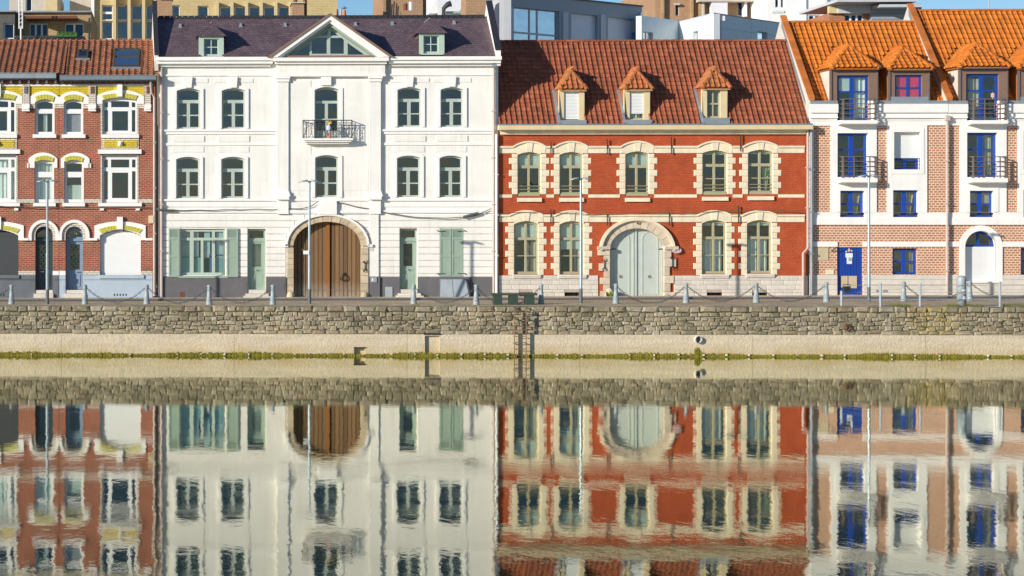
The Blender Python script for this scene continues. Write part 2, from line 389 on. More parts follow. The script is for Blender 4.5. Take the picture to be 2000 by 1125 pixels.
    def wall(s, mat, name='wall', yb=.36):
        MB().plate([(s.xa, s.base), (s.xb, s.base), (s.xb, s.top), (s.xa, s.top)], s.holes, 0, yb).build(name, mat, s.root)
        if s.rooms.v: s.rooms.build('interior', m_room, s.root)
    def shell(s, mat, roofmat, ridge_y, ridge_z, eave_y=0, gable=True):   # flanks, back wall and back slope: what a side view shows
        m = MB(); g = .015; a, b = s.xa+g, s.xb-g; yb = 2*ridge_y-eave_y
        for x in (a, b): m.quad((x, .37, s.base), (x, yb, s.base), (x, yb, s.top), (x, ridge_y, ridge_z-.12), (x, .37, s.top))
        m.quad((a, yb, s.base), (b, yb, s.base), (b, yb, s.top), (a, yb, s.top))
        m.build('rear_wall', mat, s.root)
    def pipe(s, pts, r, mat, name='downpipe'):
        P = [(s.X(x), y, s.Z(py)) for x, py, y in pts]; t = MB().tube(P, r, 8)
        for i in range(len(P)-1):
            a, b = Vector(P[i]), Vector(P[i+1])
            if abs(a.z-b.z) > 1.5:
                for k in range(1, int(abs(a.z-b.z)/1.9)+1):
                    z = a.z+(b.z-a.z)*k/(int(abs(a.z-b.z)/1.9)+1); t.box(a.x-r*1.5, a.x+r*1.5, a.y-r*1.2, a.y+.1, z-.02, z+.02)
        return t.build(name, mat, s.root, smooth=False)
def intervals(xa, xb, cuts):
    out = []; x = xa
    for a, b in sorted(cuts):
        if b <= x: continue
        if a >= xb: break
        if a > x: out.append((x, a))
        x = max(x, b)
    if x < xb: out.append((x, xb))
    return out
# ------------------------------------------------------------ tiles
def tile_mb(w, e, roll=.056, lip=.032):                # pantile: roll on its left, trough on its right; u across, v up the slope
    prof = [(0, .0), (.08, roll*.7), (.2, roll), (.32, roll*.75), (.45, roll*.2), (.65, 0), (.85, .004), (1.0, .012)]
    L = e*1.12; m = MB(); n = len(prof)
    lo = [(u*w, 0, h+lip) for u, h in prof]; hi = [(u*w, L, h+.004) for u, h in prof]; un = [(u*w, .012, h-.02) for u, h in prof]
    m.add(lo+hi+un, [(i, i+1, n+i+1, n+i) for i in range(n-1)]+[(2*n+i, 2*n+i+1, i+1, i) for i in range(n-1)]); return m
def inside(poly, u, v):
    c = False; n = len(poly)
    for i in range(n):
        (x1, y1), (x2, y2) = poly[i], poly[(i+1) % n]
        if (y1 > v) != (y2 > v) and u < (x2-x1)*(v-y1)/(y2-y1)+x1: c = not c
    return c
TILE = {}
def lip_mat(me, k):                                       # lower tile edges painted dark: shade of the row gaps, with some lichen
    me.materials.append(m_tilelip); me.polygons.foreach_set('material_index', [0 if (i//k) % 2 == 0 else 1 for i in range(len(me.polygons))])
def tile_slope(h, parent, O, U, V, poly, mat, w=.216, e=.235, skip=(), cap=300, stuff='roof_tile_field', name='roof_tile', u0=0.0):
    """lay tiles over a polygon (u,v) of the plane O+uU+vV"""
    O, U, V = Vector(O), Vector(U).normalized(), Vector(V).normalized(); N = U.cross(V)
    rot = Matrix((U, V, N)).transposed(); key = (mat.name, round(w, 3), round(e, 3))
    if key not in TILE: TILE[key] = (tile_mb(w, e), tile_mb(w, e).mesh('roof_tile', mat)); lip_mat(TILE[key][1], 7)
    mb, me = TILE[key]; us = [p[0] for p in poly]; vs = [p[1] for p in poly]; cells = []
    r = 0
    while min(vs)+r*e < max(vs)-e*.3:
        v = min(vs)+r*e; c = 0
        while min(us)+u0+c*w < max(us)-w*.3:
            u = min(us)+u0+c*w
            if inside(poly, u+w/2, min(v+e*.5, max(vs)-1e-3)) and not any(inside(q, u+w/2, v+e*.5) for q in skip): cells.append((u, v))
            c += 1
        r += 1
    rest = MB(); k = 0
    for u, v in cells:
        jit = random.uniform(-.004, .006); p = O+U*u+V*v+N*jit
        if h.tiles < cap: h.tiles += 1; inst(name, me, parent, p, rot)
        else:
            R = rot; rest.add([p+R @ Vector(q) for q in mb.v], mb.f)
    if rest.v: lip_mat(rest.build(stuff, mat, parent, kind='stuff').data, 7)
def ridge_caps(parent, a, b, mat, r=.11, step=.36, name='ridge_tile'):
    a, b = Vector(a), Vector(b); d = b-a; n = max(1, int(d.length/step)); d.normalize()
    u = d.cross(Vector((0, 0, 1))).normalized(); w = u.cross(d)
    for i in range(n):
        p = a+d*(i*(b-a).length/n); q = a+d*((i+1.12)*(b-a).length/n); m = MB(); K = 7
        vs = []
        for c, rr in ((p, r), (q, r*.88)):
            vs += [c+u*math.cos(math.pi*k/K)*rr+w*math.sin(math.pi*k/K)*rr*.8-w*.03 for k in range(K+1)]
        m.add(vs, [(k, k+1, K+2+k, K+1+k) for k in range(K)]+[tuple(range(K, -1, -1))]); m.build(name, mat, parent)
def roof_sheet(h, name, mat, O, U, V, outer, holes, back=None):   # the boarding under the tiles, open where dormers stand
    O, U, V = Vector(O), Vector(U), Vector(V); m = MB().plate(outer, holes, 0, 0, sides=False); m.v = [tuple(O+U*v[0]+V*v[2]) for v in m.v]
    if back: m.quad(*back)
    return m.build(name, mat, h.root)
# ============================================================ ground, water
def slope_sheet(name, y0, y1, dz, mat):
    o = MB().quad((-80, y0, gz(-80)+dz), (110, y0, gz(110)+dz), (110, y1, gz(110)+dz), (-80, y1, gz(-80)+dz)).build(name, mat); o['kind'] = 'structure'; return o
def sheet(name, x0, x1, y0, y1, z, mat, kind='structure', n=1):
    o = MB().quad((x0, y0, z), (x1, y0, z), (x1, y1, z), (x0, y1, z)).build(name, mat); o['kind'] = kind; return o
def watermat():
    m = bpy.data.materials.new('basin_water'); m.use_nodes = True; n = m.node_tree; n.nodes.clear(); L = n.links.new
    out = n.nodes.new('ShaderNodeOutputMaterial'); mx = n.nodes.new('ShaderNodeMixShader')
    df = n.nodes.new('ShaderNodeBsdfDiffuse'); df.inputs[0].default_value = (.016, .021, .007, 1)
    gl = n.nodes.new('ShaderNodeBsdfGlossy'); gl.inputs['Roughness'].default_value = .0; gl.inputs['Color'].default_value = (.95, .96, .845, 1)
    g = n.nodes.new('ShaderNodeNewGeometry')
    def mp(s):
        q = n.nodes.new('ShaderNodeMapping'); q.inputs['Scale'].default_value = s; L(g.outputs['Position'], q.inputs[0]); return q.outputs[0]
    h1 = math_(n, 'MULTIPLY', noise(n, mp((1.8, .9, 1)), 1, 2, .45), .0021)
    h2 = math_(n, 'MULTIPLY', noise(n, mp((7, 4.0, 1)), 1, 3, .6), .00065)
    band = ramp(n, noise(n, mp((.03, .35, 1)), 1, 3, .6), .5, .66, 0, 1)          # wind-ruffled lanes
    h3 = math_(n, 'MULTIPLY', math_(n, 'MULTIPLY', noise(n, mp((9, 22, 1)), 1, 3, .6), .00032), math_(n, 'ADD', band, .22))
    h = math_(n, 'ADD', math_(n, 'ADD', h1, h2), h3)
    bm = n.nodes.new('ShaderNodeBump'); bm.inputs['Distance'].default_value = 1; L(h, bm.inputs['Height'])
    L(bm.outputs[0], gl.inputs['Normal'])
    fr = n.nodes.new('ShaderNodeFresnel'); fr.inputs[0].default_value = 1.333
    L(ramp(n, fr.outputs[0], .05, .6, .16, .86), mx.inputs[0]); L(df.outputs[0], mx.inputs[1]); L(gl.outputs[0], mx.inputs[2]); L(mx.outputs[0], out.inputs[0])
    return m
m_water = watermat()
sheet('water', -160, 200, -260, QY+.5, 0, m_water)
def pavemat(name, c1, c2, mortar, bw, bh):
    m, n, b, L = nodes(name)
    t = n.nodes.new('ShaderNodeTexBrick'); L(mapped(n, (1, 1, 1)), t.inputs['Vector'])
    t.inputs['Color1'].default_value = (*c1, 1); t.inputs['Color2'].default_value = (*c2, 1); t.inputs['Mortar'].default_value = (*mortar, 1)
    t.inputs['Scale'].default_value = 1; t.inputs['Mortar Size'].default_value = .012; t.inputs['Brick Width'].default_value = bw; t.inputs['Row Height'].default_value = bh
    v = mapped(n, (1, 1, 1))
    c = scale_col(n, t.outputs['Color'], math_(n, 'MULTIPLY', ramp(n, noise(n, v, .7, 6), .25, .75, .7, 1.3), ramp(n, noise(n, v, 9, 3), .25, .75, .75, 1.25)))
    L(c, b.inputs['Base Color']); b.inputs['Roughness'].default_value = .9
    bump(n, b, math_(n, 'ADD', math_(n, 'MULTIPLY', t.outputs['Fac'], -1), noise(n, v, 20, 3)), .012); return m
m_setts = pavemat('granite_setts', (.60, .47, .30), (.45, .355, .23), (.22, .17, .11), .2, .14)
m_flags = pavemat('pavement_flags', (.62, .50, .34), (.50, .405, .275), (.14, .12, .1), .6, .4)
sheet('ground', -300, 340, 16, 900, GZ-.06, m_setts)
slope_sheet('street', QY+.4, -1.9, 0, m_setts)
slope_sheet('gutter_strip', -2.05, -1.5, .004, plain('dark_asphalt', (.05, .045, .04), .9, .25, 2, .01, 40))  # gutter strip in one dark asphalt colour
slope_sheet('pavement', -1.56, 16.0, .06, m_flags)
MB().hull([(-80,-1.6,gz(-80)-.2),(110,-1.6,gz(110)-.2),(110,-1.5,gz(110)-.2),(-80,-1.5,gz(-80)-.2),(-80,-1.6,gz(-80)+.064),(110,-1.6,gz(110)+.064),(110,-1.5,gz(110)+.064),(-80,-1.5,gz(-80)+.064)]).build('kerb', m_plinth, kind='structure')

# ============================================================ the white house
Hw = House('white_town_house', 'white three-storey stucco house with pediment, purple slate roof and wooden carriage gate', 'house', 309, 973, 112)
h = Hw
P5 = [(.07,.045,.93,.285,'a'), (.07,.365,.43,.65), (.07,.68,.43,.955), (.57,.365,.93,.65), (.57,.68,.93,.955)]
up2 = [(345,172,391,251), (433,172,479,251), (776,171,823,248), (860,171,905,248)]
up1 = [(344,306,390,387), (432,306,478,387), (775,304,821,385), (858,304,903,385)]
for r in up2+up1: h.win(*r, P5, m_framegrey, rise=5, dep=.11)
PC = [(.06,.04,.94,.25,'a'), (.06,.30,.44,.58), (.06,.61,.44,.80), (.56,.30,.94,.58), (.56,.61,.94,.80)]
h.win(614,170,662,276, PC, m_framegrey, rise=6, dep=.11, name='balcony_door')
h.win(615,303,661,385, P5, m_framegrey, rise=5, dep=.11)
def surround(h, r, rise, side, top, front, mat, name='window_surround', back=0.0, bot=0):
    x0, y0, x1, y1 = r; X0, X1, Z0, Z1 = h.rect(x0, y0, x1, y1)
    a, b, c, d = h.rect(x0-side, y0-top, x1+side, y1+bot)
    A = Arch(a, b, d, (rise+2)/48.2); B_ = Arch(X0, X1, Z1, rise/48.2)
    outer = [(a, c)]+[(X0, c)]+list(reversed(B_.pts(n=10)))+[(X1, c), (b, c)]+A.pts(n=10)
    return MB().prism(outer, front, back-.002).build(name, mat, h.root)
for r in up2:
    surround(h, r, 5, 6.5, 6, -.055, m_white2)
    c = (r[0]+r[2])/2; k = MB().hull([(h.X(c-6),-.12,h.Z(r[1]-1)),(h.X(c+6),-.12,h.Z(r[1]-1)),(h.X(c+6),0,h.Z(r[1]-1)),(h.X(c-6),0,h.Z(r[1]-1)),
        (h.X(c-8),-.12,h.Z(150)),(h.X(c+8),-.12,h.Z(150)),(h.X(c+8),0,h.Z(150)),(h.X(c-8),0,h.Z(150))]); k.build('keystone', m_white2, h.root)
    h.bx(r[0]-7, 265, r[2]+8, 277, -.03, 0, 'stucco_panel', m_white)
    h.bx(r[0]-14, 153, c-9, 161, -.02, 0, 'stucco_panel', m_white); h.bx(c+9, 153, r[2]+15, 161, -.02, 0, 'stucco_panel', m_white)
for r in up1:
    surround(h, r, 5, 6.5, 6, -.055, m_white2)
    h.bx(r[0]-7, 286, r[2]+8, 297, -.02, 0, 'stucco_panel', m_white)
# string courses left and right of the centre bay
for a, b in ((312, 541), (744, 968)):
    h.bx(a, 253, b, 256.5, -.09, 0, 'string_course', m_white2); h.bx(a, 256.5, b, 262, -.045, 0, 'string_course', m_white2)
    h.bx(a, 279, b, 284, -.04, 0, 'string_course', m_white2)
    h.bx(a, 389, b, 392.5, -.09, 0, 'string_course', m_white2); h.bx(a, 392.5, b, 404, -.03, 0, 'string_course', m_white2)
    h.bx(a, 411, b, 416, -.06, 0, 'string_course', m_white2)
    h.bx(a, 145, b, 148, -.045, 0, 'string_course', m_white2)
# centre bay, slightly proud
gate = (573, 433, 705, 583)
GX0, GX1, GZ0, GZ1 = h.rect(*gate)
gpoly = opening(GX0-.03, GX1+.03, h.base, GZ1+.03, 47/48.2+.03, True, 22)
h.holes.append(gpoly)
bay = [(h.X(541), h.Z(418)), (h.X(744), h.Z(418)), (h.X(744), h.Z(146)), (h.X(541), h.Z(146))]
cw = [opening(*h.rect(614,170,662,276)[:3], h.rect(614,170,662,276)[3], 6/48.2), opening(*h.rect(615,303,661,385)[:3], h.rect(615,303,661,385)[3], 5/48.2)]
MB().plate(bay, cw, -.06, 0).build('centre_bay', m_white, h.root)
for r, ri in (((614,170,662,270), 6), ((615,303,661,386), 5)): surround(h, r, ri, 7, 6, -.11, m_white2, back=-.06)
h.bx(626, 147, 646, 167, -.2, -.062, 'keystone', m_white2)
for a, b in ((541, 563), (721, 743)):
    h.bx(a, 157, b, 376, -.14, -.06, 'pilaster', m_white)
    h.bx(a-3, 150, b+3, 154, -.24, 0, 'capital', m_white2); h.bx(a-1.5, 154, b+1.5, 160, -.19, 0, 'capital', m_white2)
    h.bx(a-1.5, 374, b+1.5, 379, -.19, 0, 'pilaster_base', m_white2); h.bx(a-3, 379, b+3, 384, -.23, 0, 'pilaster_base', m_white2)
    h.bx(a-1, 384, b+1, 390, -.27, 0, 'pilaster_base', m_white2); h.bx(a, 390, b, 418, -.14, 0, 'pilaster_base', m_white2)
for a, b in ((565, 607), (671, 719)): h.bx(a, 157, b, 372, -.075, -.06, 'stucco_panel', m_white)
h.bx(564, 389, 720, 392.5, -.11, -.062, 'string_course', m_white2); h.bx(564, 411, 622, 416, -.10, -.062, 'string_course', m_white2); h.bx(657, 411, 720, 416, -.10, -.062, 'string_course', m_white2)
h.bx(622, 392.6, 657, 419, -.2, 0, 'gate_keystone', m_white2)
# entablature over the bay and the main cornice
h.bx(533, 114, 757, 121, -.42, 0, 'bay_cornice', m_white2); h.bx(536, 121, 754, 126, -.30, 0, 'bay_cornice', m_white2)
h.bx(539, 126, 751, 146, -.19, 0, 'bay_frieze', m_white); h.bx(538, 146, 752, 150, -.24, 0, 'bay_frieze', m_white2)
for a, b in ((306, 533), (757, 977)):
    h.bx(a, 112, b, 119, -.36, .1, 'cornice', m_white2); h.bx(a+1, 119, b-1, 125, -.28, .1, 'cornice', m_white2)
    h.bx(a+5, 125, b-5, 130, -.14, .1, 'cornice', m_white2)
# ground floor: openings, stucco courses, plinth
def door_hole(x0, y0, x1): h.hole(x0, y0, x1, 574)
m_bluepane = plain('pale_blue_panel', (.42, .56, .60), .6, .1, 2, 0); m_tealpane = plain('teal_panel', (.20, .36, .37), .6, .15, 2, 0)
h.win(353,447,440,538, [(.02,.06,.21,.19), (.29,.06,.70,.19), (.77,.06,.96,.19), (.02,.25,.20,.94), (.29,.25,.45,.94), (.51,.25,.70,.94), (.77,.25,.96,.94)], m_greenlt, dep=.1,
      extras=(('blind', .0,.97,.62,.95, m_tealpane), ('blind', .27,.40,.05,.6, m_bluepane), ('blind', .53,.66,.05,.95, m_bluepane), ('blind', .8,.97,.05,.62, m_bluepane), ('blind', 0,.2,.05,.6, m_tealpane)))
bt = MB().box(h.X(408.5), h.X(411), .165, .168, h.Z(533), h.Z(497)); bt.box(h.X(411), h.X(436), .165, .168, h.Z(500), h.Z(497)); bt.build('blue_tape', m_blue, h.root)
h.bx(348, 539, 445, 543, -.09, .1, 'window_sill', m_green)
door_hole(483.5, 447, 519); door_hole(780.5, 446, 815)
def town_door(x0, y0, x1, y1, lit):
    d = h.win(x0, y0, x1, y1, [(.10,.035,.90,.15), (.25,.25,.76,.62)], m_green, dep=.18, cut=False, name='door')
    w = x1-x0; hh = y1-y0
    for a, b, c, e in ((.16,.44,.745,.93), (.56,.84,.745,.93), (.16,.84,.655,.70)): B(h.X(x0+a*w), h.X(x0+b*w), .165, .18, h.Z(y0+e*hh), h.Z(y0+c*hh)).build('door_panel', m_green, d)
    B(h.X(x0), h.X(x1), .14, .18, h.Z(y0+.215*hh), h.Z(y0+.17*hh)).build('door_transom', m_green, d)
    g = MB(); X0, X1, Z0, Z1 = h.rect(x0+.25*w, y0+.25*hh, x0+.76*w, y0+.62*hh); k = 7
    for i in range(-k, k+1):
        for s in (1, -1):
            t0, t1 = 0.0, 1.0; pts = []
            for t in (0, 1):
                pts.append(t)
            # clip the slanted bar to the panel
            zc = Z0+(Z1-Z0)*(i+.5)/k; seg = []
            for q in range(9):
                x = X0+(X1-X0)*q/8; z = zc+s*(x-X0)*1.25
                if Z0 <= z <= Z1: seg.append((x, .195, z))
            if len(seg) > 1: g.tube([seg[0], seg[-1]], .0055, 4)
    g.build('grille', m_greenlt if lit else m_iron, d)
    MB().tube([(h.X(x0+.5*w), .13, h.Z(y0+.68*hh)), (h.X(x0+.62*w), .12, h.Z(y0+.68*hh))], .015, 6).build('handle', m_iron, d)
    h.bx(x0, y1, x1, y1+7.2, -.02, .36, 'door_step', m_block)
    h.bx(x0-4, y1+7.4, x1+5, y1+11.5, -.32, -.004, 'door_step', m_block); h.bx(x0-8, y1+11.6, x1+9, 584, -.55, -.002, 'door_step', m_block)
town_door(483.5, 447, 519, 566, True); town_door(780.5, 446, 815, 565, False)
# closed shutters and their dark hole
def shutter(h, x0, y0, x1, y1, a, mat, hinge=None, parent=None):
    t = .045; X0, X1, Z0, Z1 = h.rect(x0, y0, x1, y1); b = .07
    m = MB(); H = Z1-Z0; zl = Z0+H*.79; zm = Z0+H*.42
    m.box(X0, X0+b, a, a+t, Z0, Z1); m.box(X1-b, X1, a, a+t, Z0, Z1)
    for zz in (Z0, Z1-.07, zl-.04, zm-.04): m.box(X0+b, X1-b, a, a+t, zz, zz+.08 if zz != Z1-.07 else Z1)
    p = m.build('shutter', mat, parent or h.root)
    q = MB(); q.box(X0+b, X1-b, a+.02, a+.035, Z0+.08, zm-.04); q.box(X0+b, X1-b, a+.02, a+.035, zm+.04, zl-.04); q.build('shutter_panel', mat, p)
    s = MB(); n = 9; z0, z1 = zl+.04, Z1-.07
    for i in range(n):
        z = z0+(z1-z0)*i/n; d = (z1-z0)/n; s.hull([(X0+b,a+.005,z),(X1-b,a+.005,z),(X1-b,a+.012,z),(X0+b,a+.012,z),(X0+b,a+.03,z+d*.95),(X1-b,a+.03,z+d*.95),(X1-b,a+.038,z+d*.95),(X0+b,a+.038,z+d*.95)])
    s.build('louvre_slats', mat, p, kind='stuff')
    ir = MB()
    for zz in (Z0+.12, Z1-.12): ir.box((X0 if hinge == 'l' else X1-.22)-(.03 if hinge == 'l' else 0), (X0+.22 if hinge == 'l' else X1)+(.03 if hinge != 'l' else 0), a-.008, a-.001, zz-.012, zz+.012)
    if hinge: ir.build('hinge', m_iron, p)
    return p
shutter(h, 329.5, 446, 350.5, 541, -.10, m_green); shutter(h, 442.5, 446, 465, 541, -.10, m_green)
h.hole(859, 446, 904, 540); h.room(*h.rect(859, 446, 904, 540), .36)
shutter(h, 859, 446, 881, 540, -.03, m_green, 'l'); shutter(h, 882, 446, 904.5, 540, -.03, m_green, 'r')
hook = MB()
for x, y in ((855.5, 450), (855.5, 534), (908, 450), (908, 534), (835, 541), (927, 541)): hook.tube([(h.X(x-2), -.03, h.Z(y)), (h.X(x+2), -.06, h.Z(y+2))], .02, 5)
hook.build('shutter_hook', m_iron, h.root)
# stucco courses with sunk joints
cuts = [(352, 446, 441, 545), (483, 446, 519.5, 590), (780, 445, 815.5, 590), (858.5, 445, 905, 545)]
m_cj = plain('dirty_stucco_joint', (.58, .50, .43), .9, .25, 4, .002)
ry = [418.5, 431, 444, 457, 470, 483, 496, 508.5, 521, 534, 540.4]
for i in range(len(ry)-1):
    a, b = ry[i]+.8, ry[i+1]-.8; cc = [(c[0], c[2]) for c in cuts if c[1] < b and c[3] > a]
    if b > 423:
        wy = max(0, min(1, ((b-421)/57))); hw = 80*math.sqrt(max(0, 1-(1-wy)**2)) if wy < 1 else 80
        cc.append((639-hw-1.5, 639+hw+1.5))
    for x0, x1 in intervals(312, 970, cc):
        h.bx(x0, a, x1, b, -.03, .0, 'stucco_course', m_white); h.bx(x0+.2, b, x1-.2, b+1.6, -.012, .0, 'stucco_joint', m_cj)
for x0, x1 in intervals(318, 962, [(483, 519.5), (558, 722), (780, 815.5)]): h.bx(x0, 540.8, x1, 586, -.06, 0, 'plinth', m_plinth)
h.bx(722, 540.8, 741, 586, -.14, -.062, 'plinth', m_plinth); h.bx(541, 540.8, 557.5, 586, -.14, -.062, 'plinth', m_plinth)
h.bx(722, 418.5, 739, 540, -.09, -.03, 'stucco_course', m_white)
# gate: surround stones, boards
def voussoirs(h, A, out, n, front, back, mat, gap=.006, name='voussoir', lab=None):
    hw, xm, zs, ri = A.hw, A.xm, A.zc-A.rise, A.rise; me = None
    for i in range(n):
        a0, a1 = math.pi*i/n+gap, math.pi*(i+1)/n-gap
        p = [(xm+(hw)*math.cos(t), zs+ri*math.sin(t)) for t in (a0, (a0+a1)/2, a1)]+[(xm+(hw+out)*math.cos(t), zs+(ri+out)*math.sin(t)) for t in (a1, (a0+a1)/2, a0)]
        MB().prism(p, front+random.uniform(0, .008), back).build(name, mat, h.root)
def jamb(h, x0, x1, ya, yb, front, back, mat, ys=None, tooth=0, left=True, name='jamb_stone'):
    y = yb; i = 0
    while y > ya+2:
        dy = random.choice((11, 13, 15)) if ys is None else ys
        dy = min(dy, y-ya); t = tooth*random.choice((0, .4, 1)) if tooth else 0
        h.bx(x0-(t if left else 0), y-dy+.3, x1+(0 if left else t), y-.3, front+random.uniform(0, .01), back, name, mat); y -= dy
A = Arch(GX0, GX1, GZ1, 47/48.2, True)
voussoirs(h, A, .24, 13, -.10, .3, m_stone)
for x0, x1 in ((560.6, 573), (705, 718.5)): jamb(h, x0, x1, 481, 583, -.10, .3, m_stone)
hood = MB(); zs = A.zc-A.rise
pin = [(A.xm+(A.hw+.245)*math.cos(t), zs+(A.rise+.245)*math.sin(t)) for t in [math.pi*i/24 for i in range(25)]]
pout = [(A.xm+(A.hw+.33)*math.cos(t), zs+(A.rise+.33)*math.sin(t)) for t in [math.pi*i/24 for i in range(25)]]
hood.prism(pin+list(reversed(pout)), -.17, -.02); hood.build('hood_moulding', m_white2, h.root)
for x in (554, 719): h.bx(x, 477, x+8, 482, -.17, -.03, 'hood_stop', m_white2)
for x in (567, 711): MB().lathe((h.X(x), -.16, h.base), [(.15, 0), (.17, .12), (.15, .28), (.08, .36), (0.01, .38)], 10).build('wheel_guard', m_stone, h.root)
gt = MB().box(GX0-.1, GX1+.1, .36, .40, h.base, GZ1+.05).build('carriage_gate', m_darkdoor, h.root)
px = 573.0; nb = 0
while px < 705:
    wd = 8.2; a, b = h.X(px+.55), h.X(min(px+wd, 705)-.55)
    if not (636 < px+wd/2 < 646):
        zz = [A.z(a), A.z((a+b)/2), A.z(b)]
        MB().prism([(a, h.base), (b, h.base), (b, zz[2]), ((a+b)/2, zz[1]), (a, zz[0])], .185+random.uniform(0, .012), .345).build('board', m_wood, gt)
    px += wd; nb += 1
MB().prism([(h.X(637.5), h.base), (h.X(644.5), h.base), (h.X(644.5), A.zc-.01), (h.X(637.5), A.zc-.01)], .13, .345).build('meeting_post', m_woodhot, gt)
h.bx(586, 566, 636.5, 567.2, .165, .184, 'ledge', m_wood, gt); h.bx(646, 566, 704, 567.2, .165, .184, 'ledge', m_wood, gt)
kn = MB(); c = (h.X(672), .15, h.Z(541)); kn.tube([(c[0]+.13*math.sin(t)*(1-.25*math.cos(t)), c[1]-.02, c[2]-.02+.13*math.cos(t)) for t in [i*math.pi/8 for i in range(17)]], .02, 6)
kn.box(c[0]-.03, c[0]+.03, .12, .185, c[2]+.08, c[2]+.18); kn.build('knocker', m_iron, gt)
def anchor(h, x, y, hh, y0=-.13):
    X, Z = h.X(x), h.Z(y); t = MB(); r = .05
    t.tube([(X, y0, Z-hh*.5), (X, y0, Z+hh*.5)], .016, 6)
    for s in (1, -1):
        for q in (1, -1):
            t.tube([(X, y0, Z+s*hh*.3)]+[(X+q*(.03+.05*math.sin(a)), y0, Z+s*(hh*.38+.05*(1-math.cos(a)))) for a in [i*.5 for i in range(7)]], .013, 5)
    t.build('wall_anchor', m_iron, h.root)
anchor(h, 712.5, 520, .34)
h.bx(752, 560, 766, 580, -.09, -.061, 'meter_box', m_grey); h.bx(723, 541.5, 735, 551, -.17, -.141, 'intercom', m_steel)
h.bx(725.5, 543, 728, 549, -.176, -.1705, 'intercom_button', m_pvc); h.bx(544, 553, 555, 566, -.152, -.1405, 'plinth_hatch', m_plinth)
h.bx(351, 570, 360, 581, -.07, -.061, 'vent_grille', m_rust)
def text_mesh(s, size, loc, mat, parent, name, ext=.004):
    cu = bpy.data.curves.new(name, 'FONT'); cu.body = s; cu.size = size; cu.extrude = ext; cu.align_x = 'CENTER'; cu.align_y = 'CENTER'
    t = bpy.data.objects.new(name, cu); COL.objects.link(t); dg = bpy.context.evaluated_depsgraph_get()
    me = bpy.data.meshes.new_from_object(t.evaluated_get(dg)); bpy.data.objects.remove(t); me.materials.clear(); me.materials.append(mat)
    return inst(name, me, parent, loc, Matrix.Rotation(math.pi/2, 3, 'X'))
text_mesh('12', .17, (h.X(725.5), -.098, h.Z(487.5)), m_grey, h.root, 'house_number')
# cellar hatch with sloping lid
hb = MB().hull([(h.X(854),-.5,h.base),(h.X(917),-.5,h.base),(h.X(914),-.06,h.base),(h.X(857),-.06,h.base),(h.X(857),-.22,h.Z(544)),(h.X(910),-.22,h.Z(544)),(h.X(910),-.06,h.Z(544)),(h.X(857),-.06,h.Z(544))]).build('cellar_hatch', m_plinth, h.root)
for a, b in ((856, 882.5), (883.5, 914)):
    ta, tb = 857+(a-854)*(53/63), 857+(b-854)*(53/63)
    MB().hull([(h.X(a),-.53,h.base),(h.X(b),-.53,h.base),(h.X(b),-.502,h.base),(h.X(a),-.502,h.base),(h.X(ta),-.25,h.Z(545)),(h.X(tb),-.25,h.Z(545)),(h.X(tb),-.222,h.Z(545)),(h.X(ta),-.222,h.Z(545))]).build('hatch_door', m_grey, hb)
# balcony
bl = h.bx(591, 271, 687, 275, -.48, -.062, 'balcony', m_white2); h.bx(593, 275, 684, 278, -.42, -.062, 'balcony_moulding', m_white2, bl); h.bx(597, 278, 680, 281.5, -.32, -.062, 'balcony_moulding', m_white2, bl)
rl = MB(); xa, xb, yf = h.X(591), h.X(686), -.44; zt, zb = h.Z(235, yf), h.Z(270.5)
for z, r in ((zt, .02), (zb+.04, .014), (zt-.1, .011)): rl.tube([(xa, -.07, z), (xa, yf, z), (xb, yf, z), (xb, -.07, z)], r, 6)
rl.build('balcony_rail', m_iron, bl)
sc = MB(); nn = 9
for i in range(nn+1):
    x = xa+(xb-xa)*i/nn; sc.tube([(x, yf, zb), (x, yf, zt)], .011, 5)
    if i < nn:
        w = (xb-xa)/nn
        for cz, s, rr in ((.18, 1, .085), (.36, -1, .085), (.54, 1, .07)):
            sc.tube([(x+w*.5+s*rr*(1-.09*k)*math.cos(k*.6+s), yf, zb+cz+rr*(1-.09*k)*math.sin(k*.6+s)) for k in range(10)], .009, 4)
        sc.tube([(x+w*(.15+.7*t)+.03*math.sin(t*6.3), yf, zb+.05+(zt-zb-.15)*t) for t in [k/8 for k in range(9)]], .009, 4)
for x in (xa, xb):
    for y in (-.18, -.31): sc.tube([(x, y, zb), (x, y, zt)], .011, 5)
    sc.tube([(x, -.1-.3*t, zb+.1+.5*math.sin(t*3.1)) for t in [k/8 for k in range(9)]], .009, 4)
sc.build('balcony_scrollwork', m_iron, bl)
tw = thing('toy_figure_stand_in', 'toy windmill standing in for the toy figure on the white house balcony rail', 'windmill', (h.X(640), -.5, h.Z(271)))  # made-up windmill shape put in place of the toy figure
MB().tube([(h.X(640), -.49, h.Z(271)), (h.X(640), -.49, h.Z(237))], .012, 5).build('stick', m_pvc, tw)
for (dx, y, r, col, nm) in ((1, 239.5, .13, (.85, .50, .05), 'upper_flower'), (0, 265.5, .12, (.75, .10, .02), 'lower_flower')):
    f = MB(); cx, cz = h.X(640+dx), h.Z(y)
    for k in range(8):
        a = k*math.pi/4; f.add([(cx, -.51, cz), (cx+r*math.cos(a), -.52, cz+r*math.sin(a)), (cx+r*.6*math.cos(a+.45), -.54, cz+r*.6*math.sin(a+.45))], [(0, 1, 2)])
    f.build(nm, plain(nm, col, .5, .1, 5, 0), tw)
MB().lathe((h.X(640), -.52, h.Z(257)), [(.02, 0), (.09, .05), (.1, .12), (.07, .2), (.02, .25)], 10).build('middle_cup', plain('cup_white_blue', (.55, .6, .8), .5, .3, 12, 0), tw)
